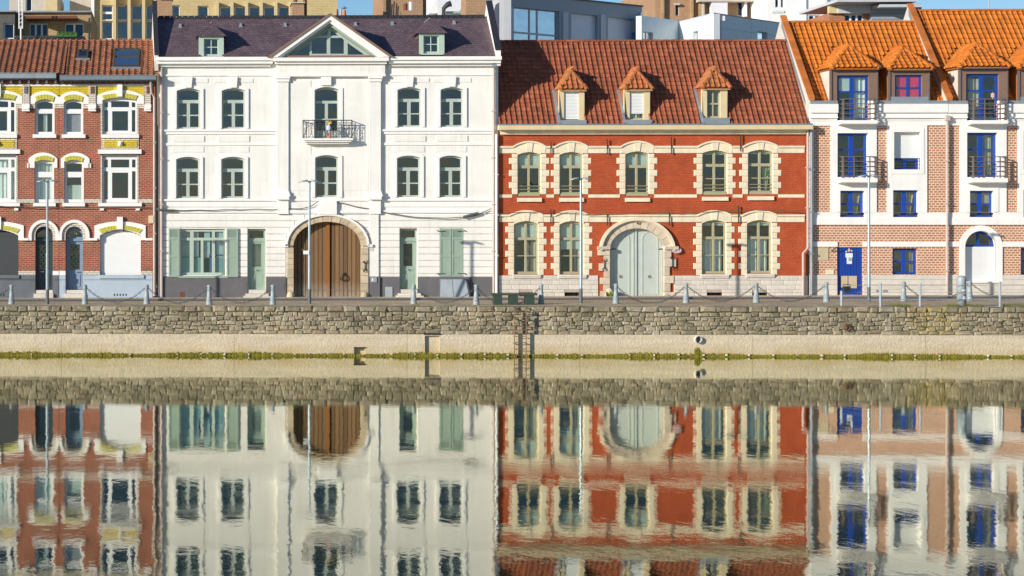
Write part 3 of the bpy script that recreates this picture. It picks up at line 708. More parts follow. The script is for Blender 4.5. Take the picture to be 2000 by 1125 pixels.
# roof
RY, RZ = 2.5, h.Z(33, 2.5); EY, EZ = -.15, h.Z(109.5, -.15)
h.shell(m_plaster, m_slate, RY, RZ)
slope = math.atan2(RZ-EZ, RY-EY); SL = math.hypot(RZ-EZ, RY-EY); fz = lambda z: max(.012, (z-EZ)/math.sin(slope))
hol = []
for a_, b_, c_, d_ in ((391, 434, 110, 69), (821, 865, 105, 64.5)): hol.append([(h.X(a_), .012), (h.X(b_), .012), (h.X(b_), fz(h.Z(d_))), (h.X(a_), fz(h.Z(d_)))])
hol.append([(h.X(556), .012), (h.X(730), .012), (h.X(643), fz(h.Z(53)))])
roof = roof_sheet(h, 'roof', m_slate, (0, EY, EZ), (1, 0, 0), (0, math.cos(slope), math.sin(slope)), [(h.X(309), 0), (h.X(969), 0), (h.X(953, RY), SL), (h.X(304, RY), SL)], hol,
    [(h.X(304, RY), RY, RZ), (h.X(953, RY), RY, RZ), (h.X(953, RY), 2*RY, EZ), (h.X(304, RY), 2*RY, EZ)])
def roofy(z): return EY+(z-EZ)*(RY-EY)/(RZ-EZ)
x = 309.0
while x < 945:
    B(h.X(x+.4, RY), h.X(x+11.1, RY), RY-.14, RY+.12, RZ-.09, RZ+.055).build('ridge_tile', m_slateedge, roof); x += 11.8
for xa_, xb_, ya, yb_ in ((303, 309.5, 113, 4), (966.5, 976, 105, 5)):
    X0, X1 = h.X(xa_), h.X(xb_); zb_, zt_ = h.Z(ya, -.2), h.Z(yb_, RY); XT = h.X(298.5 if xa_ < 400 else 950.5, RY)   # the party walls run a little askew
    m = MB(); m.ext([(X0, -.25, zb_-.15), (X0, -.25, zb_+.12), (XT, RY, zt_), (XT+(XT-X0), 2*RY+.2, zb_), (XT+(XT-X0), 2*RY+.2, zb_-.5), (X0, -.2, zb_-.5)], (X1-X0, 0, 0)); m.build('parapet', m_plaster if xa_ < 400 else m_white2, h.root)
    m = MB(); m.ext([(X0-.03, -.27, zb_+.12), (X0-.03, -.27, zb_+.2), (XT-.03, RY, zt_+.08), (XT-.03, RY, zt_)], (X1-X0+.06, 0, 0)); m.build('parapet_coping', m_slateedge, h.root)
def hip_dormer(h, xl, xr, yb, ye, ya, face_y, roofy, over, mat_face, mat_roof, back_extra=.3, ridge_in=.6):
    """box with a hipped hat; returns part and its roof corner points"""
    Xl, Xr = h.X(xl, face_y), h.X(xr, face_y); Zb, Ze, Za = h.Z(yb, face_y), h.Z(ye, face_y), h.Z(ya, face_y+ridge_in)
    return Xl, Xr, Zb, Ze, Za
for xl, xr, yb_, ye, ya, wx0, wx1, wy0, wy1 in ((388, 437, 112, 69, 44, 398, 427, 75, 109), (818, 868, 106, 64.5, 37, 827, 857, 70, 105)):
    fy = -.02; Xl, Xr = h.X(xl, fy), h.X(xr, fy); Zb, Ze = h.Z(yb_, fy)-.03, h.Z(ye, fy); Za = h.Z(ya, fy+.7); yk = roofy(Ze)+.05
    X0, X1, Z0, Z1 = h.X(wx0, fy), h.X(wx1, fy), h.Z(wy1, fy), h.Z(wy0, fy)
    d = MB().plate([(Xl, Zb), (Xr, Zb), (Xr, Ze), (Xl, Ze)], [opening(X0, X1, Z0, Z1)], fy, fy+.18).build('dormer', m_greenlt, h.root)
    c = MB(); [c.quad((x_, fy+.001, Zb), (x_, roofy(Ze)+.02, Ze), (x_, fy+.001, Ze)) for x_ in (Xl, Xr)]; c.build('cheek', m_slate, d)
    h.room(X0, X1, Z0, Z1, fy+.18, .9)
    fm = MB().plate(opening(X0, X1, Z0, Z1), [opening(X0+(X1-X0)*a, X0+(X1-X0)*b, Z0+(Z1-Z0)*e, Z0+(Z1-Z0)*f_) for a, b in ((.08,.47), (.53,.92)) for e, f_ in ((.12,.5), (.55,.95))], fy+.1, fy+.15).build('window', m_greenlt, d)
    MB().quad((X0+.02, fy+.125, Z0+.02), (X1-.02, fy+.125, Z0+.02), (X1-.02, fy+.125, Z1-.02), (X0+.02, fy+.125, Z1-.02)).build('pane', m_glass, d)
    o = .09; el, er = (Xl-o-.03, fy-.13, Ze-.03), (Xr+o+.03, fy-.13, Ze-.03); xm = (Xl+Xr)/2; ml, mr = (xm-.26, fy+.28, Ze+.27*(Za-Ze)/.5*.5), (xm+.26, fy+.28, Ze+.27*(Za-Ze)/.5*.5)
    zmid = Ze+(Za-Ze)*.45; ml, mr = (Xl+.17, fy+.2, zmid), (Xr-.17, fy+.2, zmid); ap = (xm, fy+.62, Za)
    bl_, br_ = (Xl-o, yk, Ze-.03), (Xr+o, yk, Ze-.03); bml, bmr = (Xl+.17, roofy(zmid)+.05, zmid), (Xr-.17, roofy(zmid)+.05, zmid); bk = (xm, roofy(Za)+.05, Za)
    r = MB(); r.quad(el, er, mr, ml); r.quad(ml, mr, ap); r.quad(el, ml, bml, bl_); r.quad(er, br_, bmr, mr); r.quad(ml, ap, bk, bml); r.quad(mr, bmr, bk, ap); r.quad(el, bl_, br_, er)
    r.build('dormer_roof', m_slate, d)
    MB().tube([ap, bk], .035, 6).build('dormer_ridge', m_zinc, d)
# pediment with its triangular window
def chev(xl, xr, ya, xil, xir, yai, f, b, mat, name, par=None):
    q = lambda x_, y_: (h.X(x_), h.Z(y_))
    return MB().prism([q(xl, 113.2), q(643, ya), q(xr, 113.2), q(xir, 113.2), q(643, yai), q(xil, 113.2)], f, b).build(name, mat, par or h.root)
pd = chev(528, 758, 32.5, 541, 745, 41, -.44, .25, m_white2, 'pediment')
chev(541, 745, 41, 549, 737, 46.5, -.36, .25, m_white2, 'raking_moulding', pd); chev(549, 737, 46.5, 556, 730, 51.5, -.24, .25, m_green, 'raking_moulding', pd)
chev(520, 766, 27.5, 528, 758, 32.5, -.48, .25, m_taupe, 'raking_cap', pd)
q = lambda x_, y_: (h.X(x_), h.Z(y_))
tri = [q(556.2, 113), q(729.8, 113), q(643, 52)]
pan = [[q(571, 108.5), q(604.5, 108.5), q(604.5, 85)], [q(609, 105), q(638.5, 105), q(638.5, 74), q(618, 74), q(609, 80)], [q(645, 105), q(672, 105), q(672, 77.5), q(667, 74), q(645, 74)], [q(679, 107), q(712, 107), q(679, 84)],
       [q(625.5, 69.5), q(640, 69.5), q(640, 58)], [q(646, 69.5), q(660.5, 69.5), q(646, 58)]]
wn = MB().plate(tri, pan, .0, .1).build('gable_window', m_framegrey, pd)
for p in pan: MB().plate(p, [], .05, 0, sides=False).build('pane', m_glass, pd)
h.bx(560, 109.5, 727, 113, -.3, .0, 'pediment_ledge', m_taupe, pd)
rm = MB(); X0, X1, Z0, Z1 = h.X(556), h.X(730), h.Z(113), h.Z(50); rm.quad((X0, 1.6, Z0), (X1, 1.6, Z0), (h.X(643), 1.6, Z1)); rm.quad((X0, .102, Z0), (X1, .102, Z0), (X1, 1.6, Z0), (X0, 1.6, Z0)); rm.build('attic_room', plain('attic_wall', (.30, .27, .24), .9, .2, 1, 0), pd)
zb_, zt_ = h.Z(112), h.Z(28.5); gy = roofy(zt_)+.3
g = MB(); g.quad((h.X(521), .2, zb_), (h.X(643), .2, zt_), (h.X(643), gy, zt_), (h.X(521), .25, zb_)); g.quad((h.X(765), .2, zb_), (h.X(643), .2, zt_), (h.X(643), gy, zt_), (h.X(765), .25, zb_)); g.build('gable_roof', m_slate, pd)
MB().quad((h.X(560), .26, zb_), (h.X(643), .26, h.Z(52)), (h.X(643), 1.7, h.Z(52)), (h.X(560), 1.7, zb_)).build('attic_ceiling', m_room, pd)
for x_, y_ in ((352, 47), (470, 46.5), (557, 45.5), (694.5, 44), (767, 43), (888, 41.5)):
    yy = 1.85; X, Z = h.X(x_, yy), h.Z(y_+2, yy); y0 = roofy(Z)
    m = MB(); m.hull([(X-.07,y0-.12,Z-.07),(X+.07,y0-.12,Z-.07),(X+.07,y0+.1,Z-.07),(X-.07,y0+.1,Z-.07),(X-.045,y0-.1,Z+.07),(X+.045,y0-.1,Z+.07),(X+.03,y0+.15,Z+.09),(X-.03,y0+.15,Z+.09)]); m.box(X-.09, X+.09, y0-.16, y0, Z-.1, Z-.075); m.build('roof_vent', m_zinc, roof)
h.pipe([(315.5, 129, -.1), (315.5, 581, -.1)], .055, m_pink); h.pipe([(963.5, 127, -.12), (963.5, 581, -.12)], .055, m_pink)
h.bx(959.5, 127, 967.5, 133, -.22, -.03, 'hopper_head', m_zinc)
h.wall(m_white)
# ============================================================ the red house
Hr = House('red_brick_house', 'low red painted brick house with cream quoins, pale arched gate and three tiled dormers', 'house', 973, 1578, 246)
h = Hr; h.grow = .015
up = [(1011,297,1056,383), (1093,297,1138,383), (1221.5,296,1267,383), (1372,294,1420,381), (1461,293,1509,380)]
dn = [(1004,432,1051,536), (1093,432,1140,536), (1371,430,1418,535), (1459,430,1507,534)]
PU = [(.06,.04,.455,.30,'a'), (.545,.04,.94,.30,'a'), (.06,.365,.455,.91), (.545,.365,.94,.91)]
PUb = [(.06,.04,.455,.30,'a'), (.545,.04,.94,.30,'a'), (.06,.365,.455,.62), (.545,.365,.94,.62), (.06,.64,.455,.91), (.545,.64,.94,.91)]
PD = [(.06,.04,.455,.305,'a'), (.545,.04,.94,.305,'a'), (.06,.355,.455,.645), (.545,.355,.94,.645), (.06,.66,.455,.95), (.545,.66,.94,.95)]
m_olive = plain('olive_beige_paint', (.40, .36, .22), .5, .08, 3, .001, 60, streak=.2, dirt=(.3, .3, .2))
ring_w = []
for i, r in enumerate(up):
    ex = [('blind', .04,.96,.03,.30, m_blind)] if i < 3 else [('blind', .04,.96,.03,.09, m_blind)]
    if i == 4: ex.append(('drape', .6,.98,.37,.9, m_curtaing))
    f = h.win(*r, PU if i < 3 else PUb, m_olive, rise=5, dep=.10, extras=ex)
    X0, X1, Z0, Z1 = h.rect(*r); g = MB()
    for k in range(3): g.tube([(X0+.01, .05, Z0+.14+.135*k), (X1-.01, .05, Z0+.14+.135*k)], .013, 5)
    g.build('guard_rail', m_olive, f)
    h.bx(r[0]+1, r[3]-6, r[2]-1, r[3]-.5, .02, .2, 'sill_board', m_olive, f)
    h.bx(r[0]-1, r[3]+3.5, r[2]+1.5, r[3]+11, -.09, -.004, 'window_sill', m_cream)
for i, r in enumerate(dn):
    ex = [('blind', .04,.96,.03,.31, m_blind)] if i < 2 else [('blind', .04,.96,.03,.1, m_blind), ('curtain', .04,.45,.36,.96, m_curtain), ('curtain', .55,.9,.36,.96, m_curtain)]
    if i == 1: ex.append(('blind', .04,.96,.36,.53, m_blind))
    if i < 2: ex.append(('curtain', .62,.95,.36,.96, m_curtaing))
    f = h.win(*r, PD, m_olive, rise=6, dep=.10, extras=ex)
    h.bx(r[0]-3, r[3]+.5, r[2]+4, r[3]+4.5, -.13, .1, 'window_sill', m_block)
    h.bx(r[0]-3, r[3]+4.5, r[2]+4, r[3]+7.5, -.10, -.004, 'window_sill', m_block)
# quoins: one block after another up each jamb, every other one long
QB = block_mesh('quoin', m_cream, .05)
def quoins(x, y0, y1, side, hh=11.9, start=0, lens=(11, 17)):
    y = y1; k = start
    while y > y0+2:
        d = min(hh, y-y0); L = lens[k % 2]; x0, x1 = (x-L, x) if side < 0 else (x, x+L)
        X0, X1, Z0, Z1 = h.rect(x0, y-d+.15, x1, y-.15)
        inst('quoin', QB, h.root, ((X0+X1)/2, .16, (Z0+Z1)/2), None, (X1-X0, .36+random.uniform(0, .012), Z1-Z0)); y -= d; k += 1
for r in up: quoins(r[0], 300, 379.5, -1); quoins(r[2], 300, 379.5, 1)
for r in dn: quoins(r[0], 435, 537.5, -1); quoins(r[2], 435, 537.5, 1)
def hood_band(rows, ytop, ybot, crown, ext, xa, xb):
    cs = []
    for r in rows:
        a, b, c, d = h.rect(r[0]-ext, ytop, r[2]+ext, ybot); X0, X1, Z0, Z1 = h.rect(*r)
        Aw = Arch(X0, X1, Z1, (5 if r[3] < 400 else 6)/48.2); Ah = Arch(a, b, h.Z(crown), (ytop-crown)/48.2)
        lower = [(a, c), (X0, c)]+list(reversed(Aw.pts(n=10)))+[(X1, c), (b, c)]
        MB().prism(lower+Ah.pts(n=12), -.045, .2).build('label_stone', m_cream, h.root)
        rim = [(p[0], p[1]) for p in Ah.pts(n=12)]; MB().prism([(p[0], p[1]-.055) for p in reversed(rim)]+[(p[0], p[1]+.012) for p in rim], -.10, -.046).build('label_moulding', m_cream, h.root)
        kx = (X0+X1)/2; MB().hull([(kx-.1,-.075,Z1+.01),(kx+.1,-.075,Z1+.01),(kx+.1,-.046,Z1+.01),(kx-.1,-.046,Z1+.01),(kx-.14,-.075,h.Z(crown)-.07),(kx+.14,-.075,h.Z(crown)-.07),(kx+.14,-.046,h.Z(crown)-.07),(kx-.14,-.046,h.Z(crown)-.07)]).build('keystone', m_cream, h.root)
        cs.append((r[0]-ext, r[2]+ext))
    for a, b in intervals(xa, xb, cs):
        n = max(1, round((b-a)/30))
        for i in range(n): h.bx(a+(b-a)*i/n+.12, ytop+4, a+(b-a)*(i+1)/n-.12, ybot, -.03, .1, 'string_course_stone', m_cream)
        h.bx(a, ytop, b, ytop+3.7, -.085, .1, 'string_moulding', m_cream)
hood_band(up, 285, 299, 275.5, 9, 975, 1571)
gcut = (1172, 1324)
hood_band(dn, 419, 433.5, 411, 9, 975, 1571)
for a, b in intervals(975, 1571, [(r[0]-11, r[2]+11) for r in up]): h.bx(a, 379.8, b, 386, -.028, .1, 'sill_band', m_cream)
# cornice and gutter
h.bx(971, 245.5, 1581, 254, -.42, .1, 'gutter', m_creamgut); h.bx(971, 242.5, 1581, 245.3, -.40, .1, 'gutter_lining', m_zincdk)
n = 22
for i in range(n): h.bx(977+(1572-977)*i/n+.1, 256.5, 977+(1572-977)*(i+1)/n-.1, 262.5, -.12-(i % 2)*.004, .1, 'cornice_stone', m_cream)
h.bx(975, 254, 1574, 256.4, -.2, .1, 'cornice_moulding', m_cream)
# stone plinth in courses, cellar gratings
BB = block_mesh('plinth_stone', m_block, .03)
for (x0, y0, x1, y1) in ((1014,572,1041,579.5), (1103,571,1131,580), (1381,569.5,1410,577), (1469.5,569.5,1498,577)):
    h.hole(x0, y0, x1, y1); h.room(*h.rect(x0, y0, x1, y1), .36, .8)
    t = MB(); X0, X1, Z0, Z1 = h.rect(x0, y0, x1, y1)
    for k in range(7): t.box(X0+(X1-X0)*(k+.5)/7-.012, X0+(X1-X0)*(k+.5)/7+.012, .05, .075, Z0, Z1)
    t.build('cellar_grating', m_iron, h.root)
gr = [(1014,572,1041,579.5), (1103,571,1131,580), (1381,569.5,1410,577), (1469.5,569.5,1498,577)]
ys = [538, 547.2, 556.4, 565.8, 571.5, 584]
for j in range(len(ys)-1):
    a, b = ys[j], ys[j+1]; cc = [(1168, 1316)]
    if b > 570: cc += [(g[0]-.4, g[2]+.4) for g in gr]
    cc += [] 
    for x0, x1 in intervals(974, 1577, cc):
        x = x0
        while x < x1-2:
            w = random.uniform(15, 27); w = x1-x if x1-x-w < 9 else w
            X0, X1, Z0, Z1 = h.rect(x+.18, a+.18, x+w-.18, b-.18)
            inst('plinth_stone', BB, h.root, ((X0+X1)/2, .12, (Z0+Z1)/2), None, (X1-X0, .32+random.uniform(0, .012), Z1-Z0)); x += w
for x0, x1 in intervals(974, 1577, [(1168, 1316)]): h.bx(x0, 538.2, x1, 571, -.02, .0, 'plinth_bed', m_joint)
# carriage gate
gate = (1190, 446, 1297, 583); GX0, GX1, GZ0, GZ1 = h.rect(*gate); rise = 43/48.2
h.holes.append(opening(GX0-.03, GX1+.03, h.base, GZ1+.03, rise+.03, True, 22))
A = Arch(GX0, GX1, GZ1, rise, True)
m_arch = plain('grey_sandstone', (.60, .50, .38), .85, .18, 4, .008, 22, streak=.3, dirt=(.35, .27, .2), piece=.12)
voussoirs(h, A, .26, 13, -.06, .32, m_arch)
def ring(A, i, o, f, b, mat, name, n=26):
    zs = A.zc-A.rise
    p = [(A.xm+(A.hw+i)*math.cos(math.pi*k/n), zs+(A.rise+i)*math.sin(math.pi*k/n)) for k in range(n+1)]; q = [(A.xm+(A.hw+o)*math.cos(math.pi*k/n), zs+(A.rise+o)*math.sin(math.pi*k/n)) for k in range(n+1)]
    return MB().prism(p+list(reversed(q)), f, b).build(name, mat, h.root)
ring(A, .265, .31, -.10, 0, m_arch, 'arch_moulding'); ring(A, .315, .42, -.17, 0, m_cream, 'arch_moulding')
for x0, x1, s in ((1170, 1190, -1), (1297, 1317, 1)):
    h.bx(x0-4 if s < 0 else x0, 481, x1 if s < 0 else x1+6, 487, -.18, .3, 'impost', m_arch)
    y = 583; k = 0
    while y > 489:
        d = min(random.choice((13, 15, 17)), y-487.3); w = (12 if k % 2 else 20)+random.uniform(-3, 3)
        h.bx(x1-w if s < 0 else x0, y-d+.25, x1 if s < 0 else x0+w, y-.25, -.07-random.uniform(0, .012), .32, 'jamb_stone', m_arch); y -= d; k += 1
MB().lathe((h.X(1188), -.2, h.base), [(.16, 0), (.18, .2), (.15, .42), (.07, .52), (.01, .54)], 10).build('wheel_guard', m_arch, h.root)
MB().lathe((h.X(1300), -.2, h.base), [(.22, 0), (.24, .1), (.17, .22), (.05, .28)], 10).build('wheel_guard', m_stone, h.root)
gt = MB().box(GX0-.1, GX1+.1, .36, .40, h.base, GZ1+.05).build('carriage_gate', m_gatepaint, h.root)
for a, b in ((1190.5, 1243), (1244, 1296.5)):
    Xa, Xb = h.X(a), h.X(b); MB().prism([(Xa, h.base+.04), (Xb, h.base+.04)]+A.pts(Xa, Xb, 10, -.01), .18, .35).build('gate_leaf', m_gatepaint, gt)
for a, b in ((1201, 1232), (1255, 1288)):
    Xa, Xb = h.X(a), h.X(b); o = opening(Xa, Xb, h.Z(575), h.Z(452), 16/48.2); i = opening(Xa+.05, Xb-.05, h.Z(574), h.Z(453.5), 15/48.2)
    MB().plate(o, [i], .162, .182).build('panel_moulding', m_gatepaint, gt)
h.bx(1237.5, 447, 1240, 582, .15, .178, 'meeting_bead', m_gatepaint, gt); h.bx(1242, 446, 1245.5, 582, .135, .178, 'meeting_bead', m_gatepaint, gt)
for x in (1214, 1270.5):
    c = (h.X(x), .16, h.Z(540.5)); MB().tube([(c[0]+.05*math.cos(t), c[1], c[2]+.05*math.sin(t)) for t in [i*math.pi/5 for i in range(11)]], .011, 5).build('ring_handle', m_rust, gt)
for x0, x1 in ((1190, 1205), (1288, 1297)): h.bx(x0, 485.5, x1, 487.5, .16, .178, 'strap_hinge', m_iron, gt)
rg = MB(); c = (h.X(1246), -.09, h.Z(434)); rg.tube([(c[0]+.06*math.sin(t), c[1], c[2]+.06*math.cos(t)-.02) for t in [i*math.pi/5+.6 for i in range(9)]], .014, 5); rg.build('keystone_hook', m_iron, h.root)
anchor(h, 1179.5, 516.5, .36, -.11); anchor(h, 1312, 513, .40, -.11)
X, Z = h.X(1320), h.Z(489); MB().prism([(X+.2*math.cos(t), Z+.12*math.sin(t)) for t in [k*math.pi/8 for k in range(16)]], -.13, -.1).build('plaque', plain('pink_plaque', (.55, .40, .42), .5, .1, 6, 0), h.root)
t = MB()
for x, y0, y1 in ((1075,277,300), (1185,272,301), (1310,268,301), (1445,263,296), (1075,408,437), (1185,418,441), (1306,415,441), (1441,402,436)): t.box(h.X(x)-.018, h.X(x)+.018, -.12, -.086, h.Z(y1), h.Z(y0))
t.build('tie_bar', m_iron, h.root)
# downpipes at the right corner
h.pipe([(1575, 250, -.16), (1575, 484, -.16), (1566, 494, -.16), (1566, 577, -.16)], .05, m_pink); h.pipe([(1582, 250, -.16), (1582, 577, -.16)], .065, m_zinc)
h.pipe([(968.5, 262, -.14), (968.5, 578, -.14)], .05, m_pvc)
# roof
RY = 2.6; RZ = h.Z(80, RY); EY, EZ = -.22, h.Z(243.5, -.22); slope = math.atan2(RZ-EZ, RY-EY); SL = math.hypot(RZ-EZ, RY-EY)
h.shell(m_plaster, m_tilered, RY, RZ)
roof = None; DQ = []
def roofy(z): return EY+(z-EZ)*(RY-EY)/(RZ-EZ)
def tiled_dormer(h, roof_y, fx0, fx1, fyb, fye, ex0, ex1, eye, apx, apy, wrect, faceY, apin, matface, matroof, mathip, winf, cheek, over=.16, w=.216, e=.235, cap=300, panes=None, extras=(), fm=None, door=False):
    X0, X1, Zb, Ze = h.X(fx0, faceY), h.X(fx1, faceY), h.Z(fyb, faceY), h.Z(fye, faceY)
    wx0, wx1, wz0, wz1 = h.X(wrect[0], faceY), h.X(wrect[2], faceY), h.Z(wrect[3], faceY), h.Z(wrect[1], faceY)
    if door: d = MB().plate([(X0, Zb), (wx0, Zb), (wx0, wz1), (wx1, wz1), (wx1, Zb), (X1, Zb), (X1, Ze), (X0, Ze)], [], faceY, faceY+.2).build('dormer', matface, h.root)
    else: d = MB().plate([(X0, Zb-.05), (X1, Zb-.05), (X1, Ze), (X0, Ze)], [opening(wx0, wx1, wz0, wz1)], faceY, faceY+.2).build('dormer', matface, h.root)
    c = MB()
    for x_ in (X0+.01, X1-.01): c.quad((x_, faceY+.003, Zb-.05), (x_, roof_y(Zb)+.05, Zb-.05), (x_, roof_y(Ze)+.05, Ze), (x_, faceY+.003, Ze))
    c.build('cheek', cheek, d)
    h.room(wx0, wx1, wz0, wz1, faceY+.2, .8)
    hs = []; Wd, Hd = wx1-wx0, wz1-wz0
    for p in panes or [(.08,.06,.46,.47), (.54,.06,.92,.47), (.08,.53,.46,.94), (.54,.53,.92,.94)]: hs.append([(wx0+p[0]*Wd, wz1-p[3]*Hd), (wx0+p[2]*Wd, wz1-p[3]*Hd), (wx0+p[2]*Wd, wz1-p[1]*Hd), (wx0+p[0]*Wd, wz1-p[1]*Hd)])
    wf = MB().plate(opening(wx0+.004, wx1-.004, wz0+.004, wz1-.004), hs, faceY+.11, faceY+.17).build('window', winf, d)
    for q in hs: MB().plate(q, [], faceY+.14, 0, sides=False).build('pane', m_glass, d)
    for ex in extras:
        if ex[0] == 'shutter':
            n = max(3, int((ex[2]-ex[1])*Hd/.055)); s = MB(); z1 = wz1-ex[1]*Hd; z0 = wz1-ex[2]*Hd; ph = (z1-z0)/n
            for i in range(n): s.box(wx0+.005, wx1-.005, faceY+.06, faceY+.085, z0+i*ph+.004, z0+(i+1)*ph-.004)
            s.build('roller_shutter', ex[3], d)
        elif ex[0] == 'curtain':
            n = max(8, int((ex[2]-ex[1])*Wd/.04)); s = MB(); xa_, xb_ = wx0+ex[1]*Wd, wx0+ex[2]*Wd; z1 = wz1-ex[3]*Hd; z0 = wz1-ex[4]*Hd; ys = [faceY+.27+.03*math.sin(i*1.3)+.012*math.sin(i*2.9) for i in range(n+1)]
            for i in range(n): s.quad((xa_+(xb_-xa_)*i/n, ys[i], z0), (xa_+(xb_-xa_)*(i+1)/n, ys[i+1], z0), (xa_+(xb_-xa_)*(i+1)/n, ys[i+1], z1), (xa_+(xb_-xa_)*i/n, ys[i], z1))
            s.build('curtain', ex[5], d)
        elif ex[0] == 'blind': B(wx0+ex[1]*Wd, wx0+ex[2]*Wd, faceY+.172, faceY+.18, wz1-ex[4]*Hd, wz1-ex[3]*Hd).build('blind', ex[5], d)
    yo = faceY-over; zE = h.Z(eye, yo); EL, ER = Vector((h.X(ex0, yo), yo, zE)), Vector((h.X(ex1, yo), yo, zE))
    ya = faceY+apin; AP = Vector((h.X(apx, ya), ya, h.Z(apy, ya))); BK = Vector((AP.x, roof_y(AP.z)+.1, AP.z)); BL, BR = Vector((EL.x, roof_y(zE)+.12, zE)), Vector((ER.x, roof_y(zE)+.12, zE))
    r = MB(); dn_ = Vector((0, 0, -.05))
    r.quad(EL+dn_, ER+dn_, AP+dn_); r.quad(EL+dn_, AP+dn_, BK+dn_, BL+dn_); r.quad(ER+dn_, BR+dn_, BK+dn_, AP+dn_); r.quad(EL+dn_, BL+dn_, BR+dn_, ER+dn_)
    r.build('dormer_roof', mathip, d)
    MB().box(EL.x+.02, ER.x-.02, yo+.02, faceY+.01, zE-.075, zE-.052).build('eaves_board', fm or matface, d)
    for (p, qv, vv) in ((EL, ER, AP), (BL, EL, AP), (ER, BR, AP)):
        U = (qv-p).normalized(); t = vv-p; V = (t-U*t.dot(U)).normalized(); L = (qv-p).length
        poly = [(0, 0), (L, 0), (t.dot(U), t.dot(V))] if p is EL else ([(0, 0), (L, 0), (t.dot(U), t.dot(V)), ((BK-p).dot(U), (BK-p).dot(V))] if p is BL else [(0, 0), (L, 0), ((BK-p).dot(U), (BK-p).dot(V)), (t.dot(U), t.dot(V))])
        tile_slope(h, d, p, U, V, poly, mathip, w, e, cap=cap)
    for a, b in ((EL, AP), (ER, AP), (BK, AP)): ridge_caps(d, a, b, mathip, .105, .27, 'hip_tile')
    return d, [EL, ER, AP, BK, BL, BR]
skips = []
def footprint(h, x0, x1, zb, za, O):                      # region of the main slope hidden under a dormer, in slope coordinates
    f = lambda z: (z-EZ)/math.sin(slope)
    return [(x0-O, f(zb)), (x1-O, f(zb)), (x1-O, f(za)), (x0-O, f(za))]
ds = [(1092, 1142, 236, 174.5, 1094, 1147, 174, 1116, 137, (1101.5,177,1131,234), (('shutter', 0, .97, m_pvc),)),
      (1219.5, 1270, 235.5, 173.5, 1221, 1276, 173.5, 1243.5, 136, (1230,177,1258,233), (('shutter', 0, .8, m_pvc), ('curtain', .1,.9,.6,1, m_curtain))),
      (1371.5, 1421, 232, 172.5, 1372, 1428, 171.5, 1395, 134.5, (1381,175,1407,230), (('curtain', .6,.95,.05,.95, m_curtaing),))]
for a in ds:
    d, P = tiled_dormer(h, roofy, a[0], a[1], a[2], a[3], a[4], a[5], a[6], a[7], a[8], a[9], .06, .55, m_creamgut, m_tilered, m_tilehot, m_olive, m_tilehot, extras=a[10], over=.14)
    h.bx(a[0]-2, a[2]-1, a[1]+1, 244, -.245, .3, 'dormer_apron', m_zinc, d)
    fa, fb, a_z = h.X(a[0], .06)-h.xa, h.X(a[1], .06)-h.xa, (P[0].z-EZ)/math.sin(slope)
    skips.append([(fa, -.1), (fb, -.1), (fb, a_z), (P[2].x-h.xa, (P[2].z-EZ)/math.sin(slope)), (fa, a_z)])
    n_ = Vector((0, -math.sin(slope), math.cos(slope))); q0, q1 = Vector((fa+h.xa, EY, EZ))+n_*.02, Vector((fa+h.xa, roofy(P[0].z), P[0].z))+n_*.02; w_ = Vector((-.11, 0, 0))
    MB().hull([q0, q0+w_, q1+w_, q1, q0+n_*.06, q0+w_+n_*.06, q1+w_+n_*.06, q1+n_*.06]).build('flashing', m_zinc, d)
DQ = [[(max(p[0], .01), max(p[1], .012)) for p in s_] for s_ in skips]
roof = roof_sheet(h, 'roof', m_tilered, (h.xa, EY, EZ-.05), (1, 0, 0), (0, math.cos(slope), math.sin(slope)), [(0, 0), (h.xb-h.xa, 0), (h.xb-h.xa, SL), (0, SL)], DQ,
    [(h.xa, RY, RZ-.05), (h.xb, RY, RZ-.05), (h.xb, 2*RY, EZ), (h.xa, 2*RY, EZ)])
rows = 20; cols = round((h.xb-h.xa)/.216)
tile_slope(h, roof, (h.xa, EY, EZ), (1, 0, 0), (0, math.cos(slope), math.sin(slope)), [(0, 0), (h.xb-h.xa-.1, 0), (h.xb-h.xa-.1, SL-.02), (0, SL-.02)], m_tilered, .216, SL/rows, skip=skips)
ridge_caps(roof, (h.xa, RY, RZ+.0), (h.xb, RY, RZ+.0), m_tilered, .12, .36)
h.wall(m_brickred)
